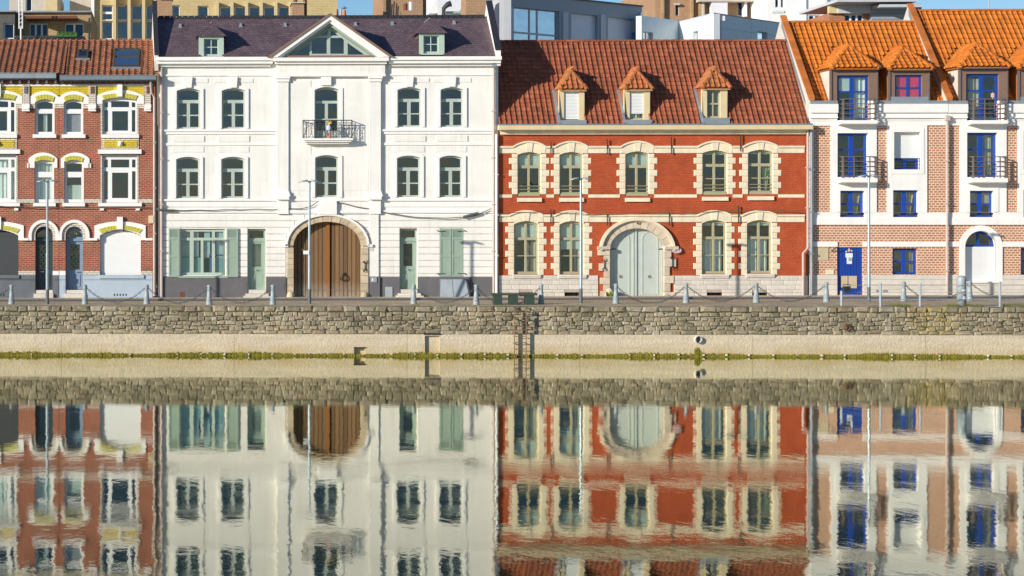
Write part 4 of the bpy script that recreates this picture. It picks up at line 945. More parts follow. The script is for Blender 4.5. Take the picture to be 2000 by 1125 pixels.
# ============================================================ the pair of terraced houses on the left
def terrace(name, label, xa, xb, mx, ms):
    """mx maps the pixel columns of the right-hand house onto either of the mirrored pair; ms = materials"""
    h = House(name, label, 'house', xa, xb, 150)
    def r(x0, y0, x1, y1): a, b = mx(x0), mx(x1); return min(a, b), y0, max(a, b), y1
    def bx(x0, y0, x1, y1, f, b, nm, mat, par=None, **k):
        q = r(x0, y0, x1, y1); return h.bx(*q, f, b, nm, mat, par, **k)
    def arch_piece(x0, x1, yin, rin, yout, rout, sx0, sx1, sy, f, mat, nm, b=.0):
        """white surround: inner arch over x0..x1, outer arch over sx0..sx1, legs down to sy"""
        q, s = r(x0, 0, x1, 0), r(sx0, 0, sx1, 0); X0, X1, S0, S1 = h.X(q[0]), h.X(q[2]), h.X(s[0]), h.X(s[2])
        Ai = Arch(X0, X1, h.Z(yin), rin/48.2, nm == 'door_arch'); Ao = Arch(S0, S1, h.Z(yout), rout/48.2, nm == 'door_arch'); zb = h.Z(sy)
        MB().prism([(S0, zb), (X0, zb)]+list(reversed(Ai.pts(n=14)))+[(X1, zb), (S1, zb)]+Ao.pts(n=14), f, b-.002).build(nm, mat, h.root)
    def yellow_arc(x0, x1, yb, yt, rise, f, key=None):
        q = r(x0, 0, x1, 0); n = max(6, int((q[2]-q[0])/5.2)); kk = None
        X0, X1 = h.X(q[0]), h.X(q[2]); Ab = Arch(X0, X1, h.Z(yb), rise/48.2); Hh = (yb-yt)/48.2
        for i in range(n):
            a, b = X0+(X1-X0)*i/n+.006, X0+(X1-X0)*(i+1)/n-.006; xm = (X0+X1)/2; fl = .16
            MB().prism([(a, Ab.z(a)), (b, Ab.z(b)), (b+(b-xm)*fl, Ab.z(b)+Hh), (a+(a-xm)*fl, Ab.z(a)+Hh)], f-random.uniform(0, .01), 0).build('arch_brick', m_yellowarc, h.root)
    wf = ms['frame']
    small = [(.10,.07,.90,.27,'a'), (.13,.40,.87,.92)]
    big = [(.05,.08,.16,.25,'a'), (.25,.08,.77,.25,'a'), (.85,.08,.95,.25,'a'), (.05,.33,.16,.93), (.28,.36,.74,.9), (.85,.33,.95,.93)]
    # second floor
    h.win(*r(124.5,194,162.5,263), small, wf, rise=6, dep=.10, extras=ms['ex'][0])
    h.win(*r(200,191.5,267.5,262), big, wf, rise=4, dep=.10, extras=ms['ex'][1])
    # first floor
    h.win(*r(125.5,313,163.5,396), small, wf, rise=2, dep=.10, extras=ms['ex'][2])
    h.win(*r(199.5,304,268,396), big, wf, rise=0, dep=.10, extras=ms['ex'][3])
    for y0 in (262.5,): bx(121, y0, 167, 269.5, -.10, .1, 'window_sill', m_white2); bx(197.5, y0, 271.5, 269.5, -.10, .1, 'window_sill', m_white2)
    bx(122, 396.5, 166, 403, -.10, .1, 'window_sill', m_white2); bx(192, 396.5, 277, 403, -.10, .1, 'window_sill', m_white2)
    # white arches, yellow voussoirs, pale brick legs
    arch_piece(124.5, 162.5, 194, 6, 178, 12, 115.5, 173, 203, -.05, m_white2, 'window_arch'); yellow_arc(127, 160, 194, 184.5, 5, -.075)
    arch_piece(200, 267.5, 191.5, 4, 175.5, 12, 188, 281, 203, -.05, m_white2, 'window_arch'); yellow_arc(203, 264.5, 190.5, 182, 5, -.075)
    for a, b in ((115.5, 124.5), (162.5, 173), (188, 200), (267.5, 281)): bx(a, 203, b, 212, -.03, .0, 'pale_brickwork', m_brickpale)
    for a, b in ((196.5, 200), (267.5, 271)): bx(a, 212, b, 262, -.012, .0, 'pale_brickwork', m_brickpale)
    arch_piece(125.5, 163.5, 313, 2, 298, 12, 119, 175, 328, -.05, m_white2, 'window_arch'); yellow_arc(128, 161, 312, 304, 5, -.075)
    bx(173, 319, 178, 328, -.05, 0, 'window_arch', m_white2)
    bx(229, 164, 239, 189, -.16, -.0, 'keystone', m_white2)
    # frieze of yellow bricks, cornice with modillions, consoles
    bx(116 if mx(1) == 1 else 116, 165, 298, 168.3, -.06, 0, 'cornice_band', m_white2); bx(116, 157, 298, 165, -.03, 0, 'cornice_brick', m_brickleft)
    for a, b in ((116, 174), (188, 229), (239, 282)): bx(a, 168.6, b, 186, -.024, 0, 'yellow_frieze', m_yellow)
    n = 10
    for i in range(n): x = 122+174*i/n; bx(x-2, 157.5, x+2, 163, -.2, 0, 'modillion', ms['bracket'])
    for x in ((173.5, 187), (282.5, 294.5)):
        bx(x[0], 166, x[1], 204, -.09, 0, 'console', m_brickpale); bx(x[0]+3.5, 169, x[1]-3.5, 183, -.12, -.091, 'console_inlay', m_plinth if ms['dark'] else m_rust); bx(x[0]-.7, 204, x[1]+.7, 217.5, -.13, 0, 'console', m_white2)
        bx(x[0]+.6, 211, x[1]-.6, 214, -.16, -.131, 'console', m_white2)
    # panel below the big window and its lintel
    bx(198, 270, 271, 291, -.03, 0, 'pale_brickwork', m_brickpale); bx(203, 274, 268, 287.5, -.05, -.031, 'yellow_panel', m_yellow)
    q = r(235, 0, 236, 0); X, Z = h.X(q[0]), h.Z(280.5); MB().box(X-.09, X+.09, -.09, -.051, Z-.1, Z+.1).build('boss_base', m_white2, h.root)
    b_ = MB(); b_.lathe((0, 0, 0), [(.01, .1), (.06, .08), (.085, .03), (.085, 0)], 12); b_.v = [(X+v[0], -.09-v[2], Z+v[1]) for v in b_.v]; b_.build('boss', m_white2, h.root, smooth=True)
    bx(191.5, 292, 276.5, 300.5, -.10, 0, 'lintel', m_white2); bx(197, 300.5, 271, 304, -.03, .05, 'lintel_plate', m_plinth)
    bx(196.5, 304, 199.5, 388, -.012, .0, 'pale_brickwork', m_brickpale); bx(268, 304, 271, 388, -.012, .0, 'pale_brickwork', m_brickpale)
    for a, b in ((115, 125.5), (163.5, 199.5), (268, 298)): bx(a, 388.5, b, 396.3, -.02, 0, 'pale_brickwork', m_brickpale)
    for a, b in ((195, 203), (265, 273)): bx(a, 406.5, b, 411, -.08, 0, 'corbel', m_white2)
    # ground floor
    SH = r(195, 449, 275, 537); X0, X1, Z0, Z1 = h.rect(*SH); h.holes.append(opening(X0, X1, Z0, Z1, 11/48.2))
    m = MB(); A = Arch(X0, X1, Z1, 11/48.2); n = 34; ph = (Z1-Z0)/n
    for i in range(n):
        zz = Z0+(i+.9)*ph; dx = 0
        while A.z(X0+dx) < zz and dx < (X1-X0)/2: dx += .02
        if dx < (X1-X0)/2-.1: m.hull([(X0+dx,.12,Z0+i*ph),(X1-dx,.12,Z0+i*ph),(X1-dx,.14,Z0+i*ph),(X0+dx,.14,Z0+i*ph),(X0+dx,.132,Z0+(i+1)*ph-.002),(X1-dx,.132,Z0+(i+1)*ph-.002),(X1-dx,.14,Z0+(i+1)*ph-.002),(X0+dx,.14,Z0+(i+1)*ph-.002)])
    m.box(X0-.03, X1+.03, .28, .34, Z0-.02, Z1+.03); m.build('roller_shutter', ms['shutter'], h.root)
    arch_piece(195, 275, 449, 11, 432.5, 8, 184.5, 284.5, 469, -.05, m_white2, 'window_arch'); yellow_arc(198, 272, 448, 440, 8, -.075)
    bx(228.5, 423.5, 240, 447.5, -.13, 0, 'keystone', m_white2)
    DR = r(128, 442, 162, 573); X0, X1, Z0, Z1 = h.rect(*DR); h.holes.append(opening(X0, X1, Z0, Z1, 17/48.2, True))
    arch_piece(128, 162, 442, 17, 435, 24, 121, 169, 469.5, -.02, m_brickpale, 'door_arch'); arch_piece(121, 169, 435, 24, 429, 30.5, 115.5, 175, 469.5, -.09, m_white2, 'door_arch')
    d = h.win(*DR[:3], 566, [(.07,.06,.93,.17,'a'), (.22,.285,.80,.685)], ms['door'], rise=17, ell=True, dep=.26, cut=False, name='door', gm=m_glass)
    for a, b, c, e in ((.2,.46,.76,.95), (.54,.82,.76,.95)): q = r(128+34*a, 442+124*c, 128+34*b, 442+124*e); B(h.X(q[0]), h.X(q[2]), .24, .26, h.Z(q[3]), h.Z(q[1])).build('door_panel', ms['door'], d)
    q = r(128, 466, 162, 471); B(h.X(q[0]), h.X(q[2]), .19, .26, h.Z(q[3]), h.Z(q[1])).build('door_transom', ms['door'], d)
    gl = MB(); q = r(128+34*.22, 442+124*.285, 128+34*.8, 442+124*.685); x0, x1, z0, z1 = h.rect(*q)
    for i in range(5):
        for k in range(9):
            cx, cz = x0+(x1-x0)*(i+.5)/5, z0+(z1-z0)*(k+.5)/9; s = 1 if (i+k) % 2 else -1
            gl.tube([(cx+.045*math.cos(t)*s, .275, cz+.06*math.sin(t*1.3)) for t in [j*.7 for j in range(7)]], .008, 4)
    gl.build('grille', m_iron, d)
    q = r(146, 528, 154, 531); MB().tube([(h.X(q[0]), .2, h.Z(531)), (h.X(q[2]), .2, h.Z(531))], .018, 6).build('handle', m_steel, d)
    bx(128, 566.5, 162, 573, -.03, .4, 'door_step', m_block); bx(126.5, 573.3, 165, 584, -.16, -.002, 'door_step', m_block)
    bx(175, 465, 190, 469.5, -.11, 0, 'impost', m_white2); bx(284.5, 465, 298, 469.5, -.07, 0, 'impost', m_white2)
    for a, b in ((115, 128), (162, 195), (275, 298)): bx(a, 529, b, 537.3, -.02 if a > 115 else -.05, 0, 'pale_brickwork' if a > 115 else 'jamb_block', m_brickpale if a > 115 else m_white2)
    for a, b in ((116, 128), (162, 298)): bx(a, 537.6, b, 546, -.10, 0, 'plinth_cap', ms['plinth']); bx(a, 546, b, 586, -.06, 0, 'plinth', ms['plinth'])
    bx(193, 537, 281, 543.5, -.16, .2, 'window_sill', ms['plinth'])
    g = MB()
    for i in range(5): x = 223.5+5.7*i; q = r(x-1.2, 0, x+1.2, 0); g.box(h.X(q[0]), h.X(q[2]), -.064, -.0605, h.Z(578), h.Z(573.5))
    g.build('air_slot', m_iron, h.root); bx(119, 557, 126, 571, -.064, -.0605, 'meter_hatch', ms['plinth'])
    h.wall(ms['brick']); return h, r, bx
lilac = (('curtain', .45,.95,.38,.95, m_curtainlilac),)
Hb, rB, bxB = terrace('terraced_brick_house', 'red brick terraced house with pale blue base, blue door and rolled-down white shutter', 115.5, 303, lambda x: x,
    dict(frame=m_pvc, brick=m_brickleft, shutter=m_pvc, door=m_bluedoor, plinth=m_bluewash, bracket=m_plinth, dark=False,
         ex=[(('blind', .1,.95,.38,.95, m_curtainlilac),), (), (('blind', .1,.95,.58,.97, m_blind),), ()]))
Ha, rA, bxA = terrace('terraced_brick_house', 'red brick terraced house with dark base, dark door and black shutter at the left edge', -66, 115, lambda x: 231-x,
    dict(frame=m_pvc, brick=m_brickleft, shutter=m_pvcgrey, door=m_darkdoor, plinth=m_slateblue, bracket=m_grey, dark=True,
         ex=[(('curtain', .4,.62,.4,.95, m_curtain),), (('curtain', .05,.3,.3,.95, m_curtain),), (('curtain', .1,.95,.05,.95, m_curtain),), (('curtain', .3,.95,.05,.95, m_curtain),)]))
Hb.bx(290, 421, 300, 436, -.2, -.004, 'junction_box', m_creamgut)
text_mesh('14', .15, (Hb.X(146.5), .24, Hb.Z(456)), m_pvc, Hb.root, 'house_number')
# gutters and roofs
for h, xa, xb, y0, y1, xs in ((Hb, 118, 305, 149.5, 157.5, (115.5, 303)), (Ha, -66, 111, 145, 154.5, (-66, 127))):
    h.bx(xa, y0, xb, y1, -.5, -.12, 'gutter', m_zincdk if h is Hb else m_zinc); h.bx(xa, y0-1.2, xb, y0, -.52, -.1, 'gutter_rim', m_zincdk)
    h.bx(xa, y1, xb, y1+1.5, -.4, .0, 'soffit', m_zincdk)
    EY, EZ = -.3, h.Z(y0, -.3); RY = 2.9; RZ = h.Z(80, RY); slope = math.atan2(RZ-EZ, RY-EY); SL = math.hypot(RZ-EZ, RY-EY)
    a, b = h.X(xs[0]), h.X(xs[1])-.02
    h.shell(m_plaster, m_tileleft, RY, RZ)
    roof = MB().quad((a, EY, EZ-.05), (b, EY, EZ-.05), (b, RY, RZ-.05), (a, RY, RZ-.05)).quad((a, RY, RZ-.05), (b, RY, RZ-.05), (b, 2*RY, EZ), (a, 2*RY, EZ)).build('roof', m_tileleft, h.root)
    sk = []
    if h is Hb:
        def on_roof(px, py):                               # where a pixel's line of sight meets this slope
            lo, hi = EY, RY
            for _ in range(40):
                y = (lo+hi)/2; z = h.Z(py, y); zr = EZ+(y-EY)*(RZ-EZ)/(RY-EY)
                if z > zr: lo = y
                else: hi = y
            return Vector((h.X(px, y), y, zr))
        U = Vector((1, 0, 0)); V = Vector((0, math.cos(slope), math.sin(slope))); N = U.cross(V)
        m_darkframe = plain('dark_brown_frame', (.06, .055, .05), .5, .1, 4, 0)
        for (x0, y0_, x1, y1_, bars) in ((151,101.5,172,116,1), (221,100,272,133.5,2)):
            p = on_roof(x0, y1_); q2 = on_roof(x1, y1_); t = on_roof(x0, y0_); w = (q2-p).length; L = (t-p).dot(V); p = p+N*.02
            def slab(u0, u1, v0, v1, n0, n1): return MB().hull([p+U*u+V*v+N*n for n in (n0, n1) for u, v in ((u0,v0),(u1,v0),(u1,v1),(u0,v1))])
            f = MB(); bt = .07
            for s in ((0,w,0,bt),(0,w,L-bt,L),(0,bt,bt,L-bt),(w-bt,w,bt,L-bt))+(((bt,w-bt,L*.56,L*.56+.08),) if bars == 2 else ()): f.hull(slab(*s, 0, .12).v)
            sk_ = f.build('skylight', m_darkframe, roof)
            if bars == 2:
                slab(bt, w-bt, bt, L*.56, .05, .07).build('skylight_pane', glassmat('skylight_glass', (.5, .5, .5), 4), roof); slab(bt, w-bt, L*.56+.08, L-bt, .05, .07).build('skylight_pane', bpy.data.materials['skylight_glass'], roof)
            else: slab(bt, w-bt, bt, L-bt, .05, .07).build('skylight_pane', m_glass, roof)
            slab(-.08, w+.08, -.16, 0, 0, .05).build('skylight_flashing', m_zinc, roof)
            o = (p-Vector((a, EY, EZ))); sk.append([(o.x-.05, o.dot(V)-.15), (o.x+w+.02, o.dot(V)-.15), (o.x+w+.02, o.dot(V)+L), (o.x-.05, o.dot(V)+L)])
    tile_slope(h, roof, (a, EY, EZ), (1, 0, 0), (0, math.cos(slope), math.sin(slope)), [(0, 0), (b-a, 0), (b-a, SL), (0, SL)], m_tileleft, .25, .22, skip=sk)
    ridge_caps(roof, (a, RY, RZ), (b, RY, RZ), m_tileleft, .11, .33)
Hb.pipe([(301.5, 190, -.14), (301.5, 545, -.14), (301.5, 578, -.14)], .05, m_pink)
Hb.pipe([(294, 158, -.3), (296, 182, -.14), (301.5, 192, -.14)], .045, m_pink)
# ============================================================ the two orange-roofed houses on the right
def notch_wall(h, notches, mat, zt):
    o = [(h.xa, h.base-.1), (h.xb, h.base-.1), (h.xb, zt)]
    for a, b, z in sorted(notches, reverse=True): o += [(b, zt), (b, z), (a, z), (a, zt)]
    o.append((h.xa, zt)); MB().plate(o, h.holes, 0, .36).build('wall', mat, h.root)
    if h.rooms.v: h.rooms.build('interior', m_room, h.root)
BL = [(.09,.07,.42,.47), (.58,.07,.91,.47), (.09,.53,.42,.92), (.58,.53,.91,.92)]
FR = [(.08,.05,.42,.36), (.57,.05,.92,.36), (.08,.39,.42,.95), (.57,.39,.92,.95)]
m_bluefr = m_blue
def balcony(h, x0, x1, ys0, ys1, yr):
    p = .48; X0, X1 = h.X(x0), h.X(x1); zt, zb, zr = h.Z(ys0, -p), h.Z(ys1, -p), h.Z(yr, -p)
    b = MB().hull([(X0,-p,zb+.02),(X1,-p,zb+.02),(X1,-.002,zb-.03),(X0,-.002,zb-.03),(X0,-p,zt),(X1,-p,zt),(X1,-.002,zt),(X0,-.002,zt)]).build('balcony', m_white2, h.root)
    xa, xb, yf = X0+.12, X1-.03, -p+.06; r = MB()
    for i in range(5):
        z = zr-(zr-zt-.08)*i/4.0; r.tube([(xa, -.02, z), (xa, yf, z), (xb, yf, z), (xb, -.02, z)], .024 if i == 0 else .019, 6)
    r.build('balcony_rail', m_railbr, b)
    for x, y in ((xa, yf), (xa+.42, yf), (xb-.25, yf), (xb, yf), (xb, -.3), (xa, -.3)): B(x-.018, x+.018, y-.018, y+.018, zt-.02, zr).build('balcony_post', m_railbr, b)
    return b
m_railbr = plain('brown_grey_rail', (.15, .12, .11), .5, .15, 6, .001)
def orange_house(name, label, xa, xb, ridge_py, RY, cfg):
    h = House(name, label, 'house', xa, xb, 203); h.grow = .02; zt = h.Z(203)
    for r, k in cfg['win']:
        if k == 'shut':
            f = h.win(*r, [(.09,.76,.45,.94), (.55,.76,.91,.94)], m_bluefr, dep=.22, extras=(('shutter', 0, .70, m_pvc),))
            X0, X1, Z0, Z1 = h.rect(*r); MB().tube([(X0, .02, h.Z(309.5)), (X1, .02, h.Z(309.5))], .018, 6).build('guard_rail', m_iron, f)
            g = MB(); [g.tube([(X0, .02, h.Z(y)), (X1, .02, h.Z(y))], .01, 5) for y in (316, 322, 328)]; [g.tube([(X0+(X1-X0)*t, .02, h.Z(331)), (X0+(X1-X0)*t, .02, h.Z(309.5))], .01, 5) for t in (.02, .98)]; g.build('guard_rail', m_iron, f)
        elif k == 'arch':
            f = h.win(*r, [(.08,.05,.465,.275,'a'), (.535,.05,.92,.275,'a')], m_bluefr, rise=31, ell=True, dep=.24)
            X0, X1, Z0, Z1 = h.rect(*r); s = MB(); n = 26; z1 = Z1-.315*(Z1-Z0)
            for i in range(n): s.box(X0+.005, X1-.005, .2, .225, Z0+(z1-Z0)*i/n+.003, Z0+(z1-Z0)*(i+1)/n-.003)
            s.box(X0+.01, X1-.01, .226, .235, Z0, z1); s.build('roller_shutter', m_pvc, f)
        else:
            ex = {'plain': (), 'drape': (('drape', .52,.98,.06,.9, m_curtaing), ('drape', -.05,.3,.06,.95, m_curtaing)), 'net': (('curtain', .05,.95,.05,.55, m_curtaing), ('curtain', .55,.95,.05,.95, m_curtaing)), 'half': (('blind', .05,.95,.05,.5, m_curtaing),),
                  'french': (('curtain', .45,.95,.03,.97, m_curtaing),), 'frenchdark': ()}[k]
            h.win(*r, FR if k.startswith('french') else BL, m_bluefr, dep=.15, extras=ex, name='french_window' if k.startswith('french') else 'window')
    for x0, x1, y0, y1 in cfg['doors']: h.hole(x0, y0, x1, y1)
    zw = h.Z(438)
    for (px0, px1, cuts_) in cfg['plates']:
        hs = []
        for q in cuts_: X0, X1, Z0, Z1 = h.rect(*q); hs.append(opening(X0, X1, Z0, Z1))
        MB().plate([(h.X(px0), h.Z(415)), (h.X(px1), h.Z(415)), (h.X(px1), h.Z(236)), (h.X(px0), h.Z(236))], hs, -.05, .21).build('white_wall_panel', m_white2, h.root)
    cc = [(q[0][0], q[0][2]) for q in cfg['win'] if 360 < q[0][1] < 380]
    for a, b in intervals(xa, xb, cc): h.bx(a, 415.2, b, 424, -.05, 0, 'white_band', m_white2)
    h.bx(xa, 424, xb, 427, -.062, 0, 'white_band', m_white2); h.bx(xa, 427, xb, 439, -.075, 0, 'white_band', m_white2)
    for a, b in cfg['strips']: h.bx(a, 236, b, 245, -.05, 0, 'white_band', m_white2)
    # low relief frames round the windows
    for q in cfg['frames']: 
        X0, X1, Z0, Z1 = h.rect(*q[:4]); I = h.rect(*q[4:]); MB().plate(opening(X0, X1, Z0, Z1), [opening(*I)], -.072, -.051).build('window_surround', m_white2, h.root)
    for a, b in intervals(xa, xb, cfg['lowcut']): h.bx(a, 472, b, 482, -.05, 0, 'white_band', m_white2)
    for a, b in intervals(xa, xb, cfg['basecut']):
        ys = [536.5, 546, 556, 566, 584]
        for i in range(4): h.bx(a, ys[i]+.2, b, ys[i+1]-.2, -.05, 0, 'plinth_course', m_block)
    ct = [(a, b) for a, b, _ in cfg['french']]
    for a, b in intervals(xa, xb, ct):
        h.bx(a, 203.5, b, 220.5, -.20, .15, 'parapet_band', m_white2); h.bx(a, 220.5, b, 229, -.12, .1, 'cornice', m_white2); h.bx(a, 229, b, 231, -.16, .1, 'cornice', m_white2); h.bx(a, 231, b, 236, -.075, .1, 'cornice', m_white2)
        h.bx(a, 197, b, 203.3, -.16, .3, 'zinc_gutter', m_zinc)
    for a, b, y in cfg['french']: balcony(h, a+.5, b+1, 234.5, 242.5, 193); h.bx(b-7, 196.8, b, 236.2, -.06, .3, 'white_jamb', m_white2)
    for a, b in cfg['balc']: balcony(h, a, b, 347.5, 357, 306)
    # roof
    EY, EZ = .12, h.Z(203); RZ = h.Z(ridge_py, RY); slope = math.atan2(RZ-EZ, RY-EY); SL = math.hypot(RZ-EZ, RY-EY)
    ry = lambda z: EY+(z-EZ)*(RY-EY)/(RZ-EZ)
    h.shell(m_plaster, m_tileorange, RY, RZ); a0, b0 = h.xa+.12, h.xb-.02
    sk = []
    for a in cfg['dormers']:
        d, P = tiled_dormer(h, ry, *a[:10], .02, .95, m_taupe, m_tileorange, m_tileorange, m_bluefr, m_tileorange if a[11] else m_plaster, w=.22, e=.22, panes=a[10], extras=a[12], fm=m_taupe, over=.22, door=a[13])
        f = lambda z: (z-EZ)/math.sin(slope)
        X0, X1 = h.X(a[0], .02), h.X(a[1], .02); zE = f(P[0].z)
        sk.append([(X0-a0, -.2), (X1-a0-.1, -.2), (X1-a0-.1, zE), (P[2].x-a0+.1, f(P[2].z)), (P[2].x-a0-.1, f(P[2].z)), (X0-a0, zE)])
        for x in (a[0], a[1]): B(h.X(x, .02)-.03, h.X(x, .02)+.03, -.02, .09, h.Z(203), h.Z(a[3]+1, .02)).build('corner_trim', m_railbr, d)
        if not a[11]: h.bx(a[0]-22, 200.5, a[0], 203, -.05, .3, 'dormer_flashing', m_zinc, d)
        B(h.X(a[0], .02), h.X(a[1], .02), .0, .018, h.Z(203), h.Z(189)).build('dormer_apron', m_zinc, d) if not a[13] else None
    DQ = [[(min(max(p[0], .01), b0-a0-.01), max(p[1], .012)) for p in s_] for s_ in sk]
    roof = roof_sheet(h, 'roof', m_tileorange, (a0, EY, EZ-.05), (1, 0, 0), (0, math.cos(slope), math.sin(slope)), [(0, 0), (b0-a0, 0), (b0-a0, SL), (0, SL)], DQ, [(a0, RY, RZ-.05), (b0, RY, RZ-.05), (b0, 2*RY, EZ), (a0, 2*RY, EZ)])
    tile_slope(h, roof, (a0, EY, EZ), (1, 0, 0), (0, math.cos(slope), math.sin(slope)), [(0, 0), (b0-a0, 0), (b0-a0, SL), (0, SL)], m_tileorange, .222, SL/19, skip=sk)
    ridge_caps(roof, (a0, RY, RZ), (b0, RY, RZ), m_tileorange, .12, .36)
    # the gable parapet on its left flank
    X0, X1 = h.xa-.03, h.xa+.14; up = cfg['par']; zp = h.Z(up, RY+.1); zf = h.Z(194, -.1)
    MB().ext([(X0, -.12, h.Z(203)), (X0, -.12, zf), (X0, RY+.1, zp), (X0, 2*RY, zf), (X0, 2*RY, zf-1.2), (X0, .4, h.Z(300))], (X1-X0, 0, 0)).build('parapet', m_plaster, h.root)
    MB().ext([(X0-.012, .3, zf-.25), (X0-.012, .3, zf-.02), (X0-.012, RY, zp-.15), (X0-.012, RY, zp-.42)], (.012, 0, 0)).build('flashing', m_zinc, h.root)
    d_ = Vector((0, RY+.1+.12, zp-zf)); n = 22
    cp = MB().ext([(X0-.03, -.17, zf-.04), (X0-.03, -.17, zf+.05), (X0-.03, RY+.1, zp+.09), (X0-.03, RY+.1, zp)], (X1-X0+.06, 0, 0)).build('parapet_coping', m_coping, h.root)
    for i in range(n):
        o = Vector((X0-.04, -.17, zf+.055))+d_*(i/n); q = d_*(1/n*1.05)
        MB().hull([o, o+Vector((X1-X0+.08, 0, 0)), o+Vector((X1-X0+.08, 0, 0))+q, o+q, o+Vector((0, -.01, .03)), o+Vector((X1-X0+.08, -.01, .03)), o+Vector((X1-X0+.08, 0, .012))+q, o+Vector((0, 0, .012))+q]).build('coping_tile', m_coping, cp)
    notch_wall(h, [(h.X(a+1), h.X(b-8), h.Z(y)) for a, b, y in cfg['french']], m_brickpink, zt)
    return h
FRD = [(.08,.05,.43,.34), (.55,.05,.92,.34), (.08,.37,.43,.94), (.55,.37,.92,.94)]
CC = dict(win=[((1744,486,1791,536), 'net'), ((1640,372.5,1688,424), 'drape'), ((1743.5,371.5,1793,424), 'drape'), ((1635,260,1695,346), 'frenchdark'), ((1745,258,1797,331), 'shut')],
    doors=[(1635,1685,483,576)],
    plates=[(1581, 1810, [(1588.5,245.5,1622,414), (1711.5,245.5,1732,414), (1640,372.5,1688,414.9), (1743.5,371.5,1793,414.9), (1635,260,1695,346), (1745,258,1797,331)])],
    strips=[(1810, 1848)], frames=[(1737,251,1804,340,1745,258,1797,331), (1631,363,1697,414,1640,372.5,1688,413.9)], lowcut=[(1635, 1685)], basecut=[(1634.5, 1685.5)],
    french=[(1634, 1704, 236)], balc=[(1634, 1705)], par=33,
    dormers=[(1623,1713,203,134,1624,1719,132.5,1657,88,(1635,147,1697,236), FRD, False, (('blind', .05,.45,.04,.35, m_blind), ('curtain', .52,.95,.04,.97, m_curtain)), True),
             (1737,1814,203,135,1737,1824,134,1764,93,(1748,146.5,1801,196), None, True, (('blind', .03,.97,.03,.97, m_red),), False)])
CD = dict(win=[((1884,451,1946,550), 'arch'), ((1995,485,2044,537), 'plain'), ((1893,372.5,1940,424), 'half'), ((1998,371,2048,424), 'plain'), ((1888,259,1948,346), 'french'), ((1998,258,2050,331), 'shut')],
    doors=[], plates=[(1874, 2150, [(1965,245.5,1987,414), (1893,372.5,1940,414.9), (1998,371,2048,414.9), (1888,259,1948,346), (1998,258,2050,331)])],
    strips=[(1850, 1874)], frames=[(1885,363,1949,414,1893,372.5,1940,413.9), (1990,251,2057,340,1998,258,2050,331)], lowcut=[(1873.5, 1957)], basecut=[(1873.5, 1957)],
    french=[(1887, 1957, 235)], balc=[(1887, 1958)], par=10,
    dormers=[(1875,1967,203,131,1874,1974,130,1907,84.5,(1887,144,1951,235), FRD, False, (('curtain', .05,.5,.1,.97, m_curtaing),), True),
             (1990,2066,203,133,1990,2076,132,2017,91,(2001,146,2054,196), None, True, (), False)])
Hc = orange_house('orange_roofed_house', 'brick and white house with orange roof, blue plank door and red-blinded dormer', 1580, 1848, 43, 3.2, CC)
Hd = orange_house('orange_roofed_house', 'taller orange-roofed brick and white house with arched ground-floor shutter at right edge', 1849, 2150, 20, 3.7, CD)
# arched surround on the right-hand house
h = Hd; X0, X1, Z0, Z1 = h.rect(1884, 451, 1946, 550); A = Arch(X0, X1, Z1, 31/48.2, True); O = Arch(h.X(1873.5), h.X(1957), h.Z(440), 42/48.2, True)
MB().prism([(O.x0, Z0-.02), (X0, Z0-.02)]+list(reversed(A.pts(n=22)))+[(X1, Z0-.02), (O.x1, Z0-.02)]+O.pts(n=22), -.055, .22).build('arch_surround', m_white2, h.root)
h.bx(1873.5, 551, 1957, 584, -.05, -.0, 'plinth_course', m_block); h.bx(1882, 549.5, 1950, 552.5, -.11, .2, 'window_sill', m_white2)
h.pipe([(1846.5, 232, -.16), (1846.5, 480, -.16), (1846.5, 577, -.16)], .055, m_pink); h.bx(1842.5, 226, 1851, 236, -.26, -.08, 'hopper_head', m_pink)
# the blue plank door with its notices
h = Hc; dz0 = h.base; d = MB().box(h.X(1634), h.X(1686), .12, .16, dz0, h.Z(482)).build('plank_door', m_blue, h.root)
for i in range(9):
    a = 1635.3+49.4*i/9; h.bx(a+.25, 483.3, a+49.4/9-.25, 576, .07+(i % 2)*.012, .119, 'board', m_blue, d)
nt_ = MB().box(h.X(1652.5), h.X(1666.5), .055, .066, h.Z(503), h.Z(494.5)).box(h.X(1655), h.X(1665), .05, .066, h.Z(515.5), h.Z(503.2)); nt_.build('notice', m_paper, d)
h.bx(1658, 503.5, 1664, 510, .045, .0495, 'notice_picture', m_grey, d)
X, Z = h.X(1659.5), h.Z(489); MB().prism([(X-.06, Z), (X, Z-.08), (X+.06, Z), (X, Z+.1)], .05, .066).build('sticker', plain('pink_white_sticker', (.7, .4, .42), .6, .4, 20, 0), d)
for x, y in ((1654, 491.5), (1664.5, 490)): h.bx(x-1.2, y-1.2, x+1.2, y+1.2, .05, .066, 'sticker', m_paper, d)
for a, b in ((1644, 1656.5), (1658.3, 1674.5)): h.bx(a, 539, b, 561.5 if a < 1650 else 563, .05, .066, 'board_patch', m_board, d)
h.bx(1586, 483.5, 1617.5, 508.5, -.03, -.002, 'wall_board', m_board); h.bx(1613, 526.5, 1628, 536, -.03, -.002, 'wall_plate', m_cream)
for x in (1710, 1723): h.bx(x, 566, x+10, 571.5, -.056, -.0505, 'air_vent', m_zinc)
MB().tube([(h.X(1624), -.02, h.Z(491)), (h.X(1626), -.16, h.Z(487)), (h.X(1632), -.16, h.Z(483))], .02, 6).build('wall_hook', m_iron, h.root)
toy = thing('pennant', 'small red and white pennant on the rail of the right-hand top balcony', 'pennant', (Hd.X(1929), -.45, Hd.Z(193, -.48)))
MB().tube([(Hd.X(1929), -.45, Hd.Z(193, -.48)), (Hd.X(1929), -.45, Hd.Z(180, -.48))], .008, 5).build('stick', m_pvc, toy)
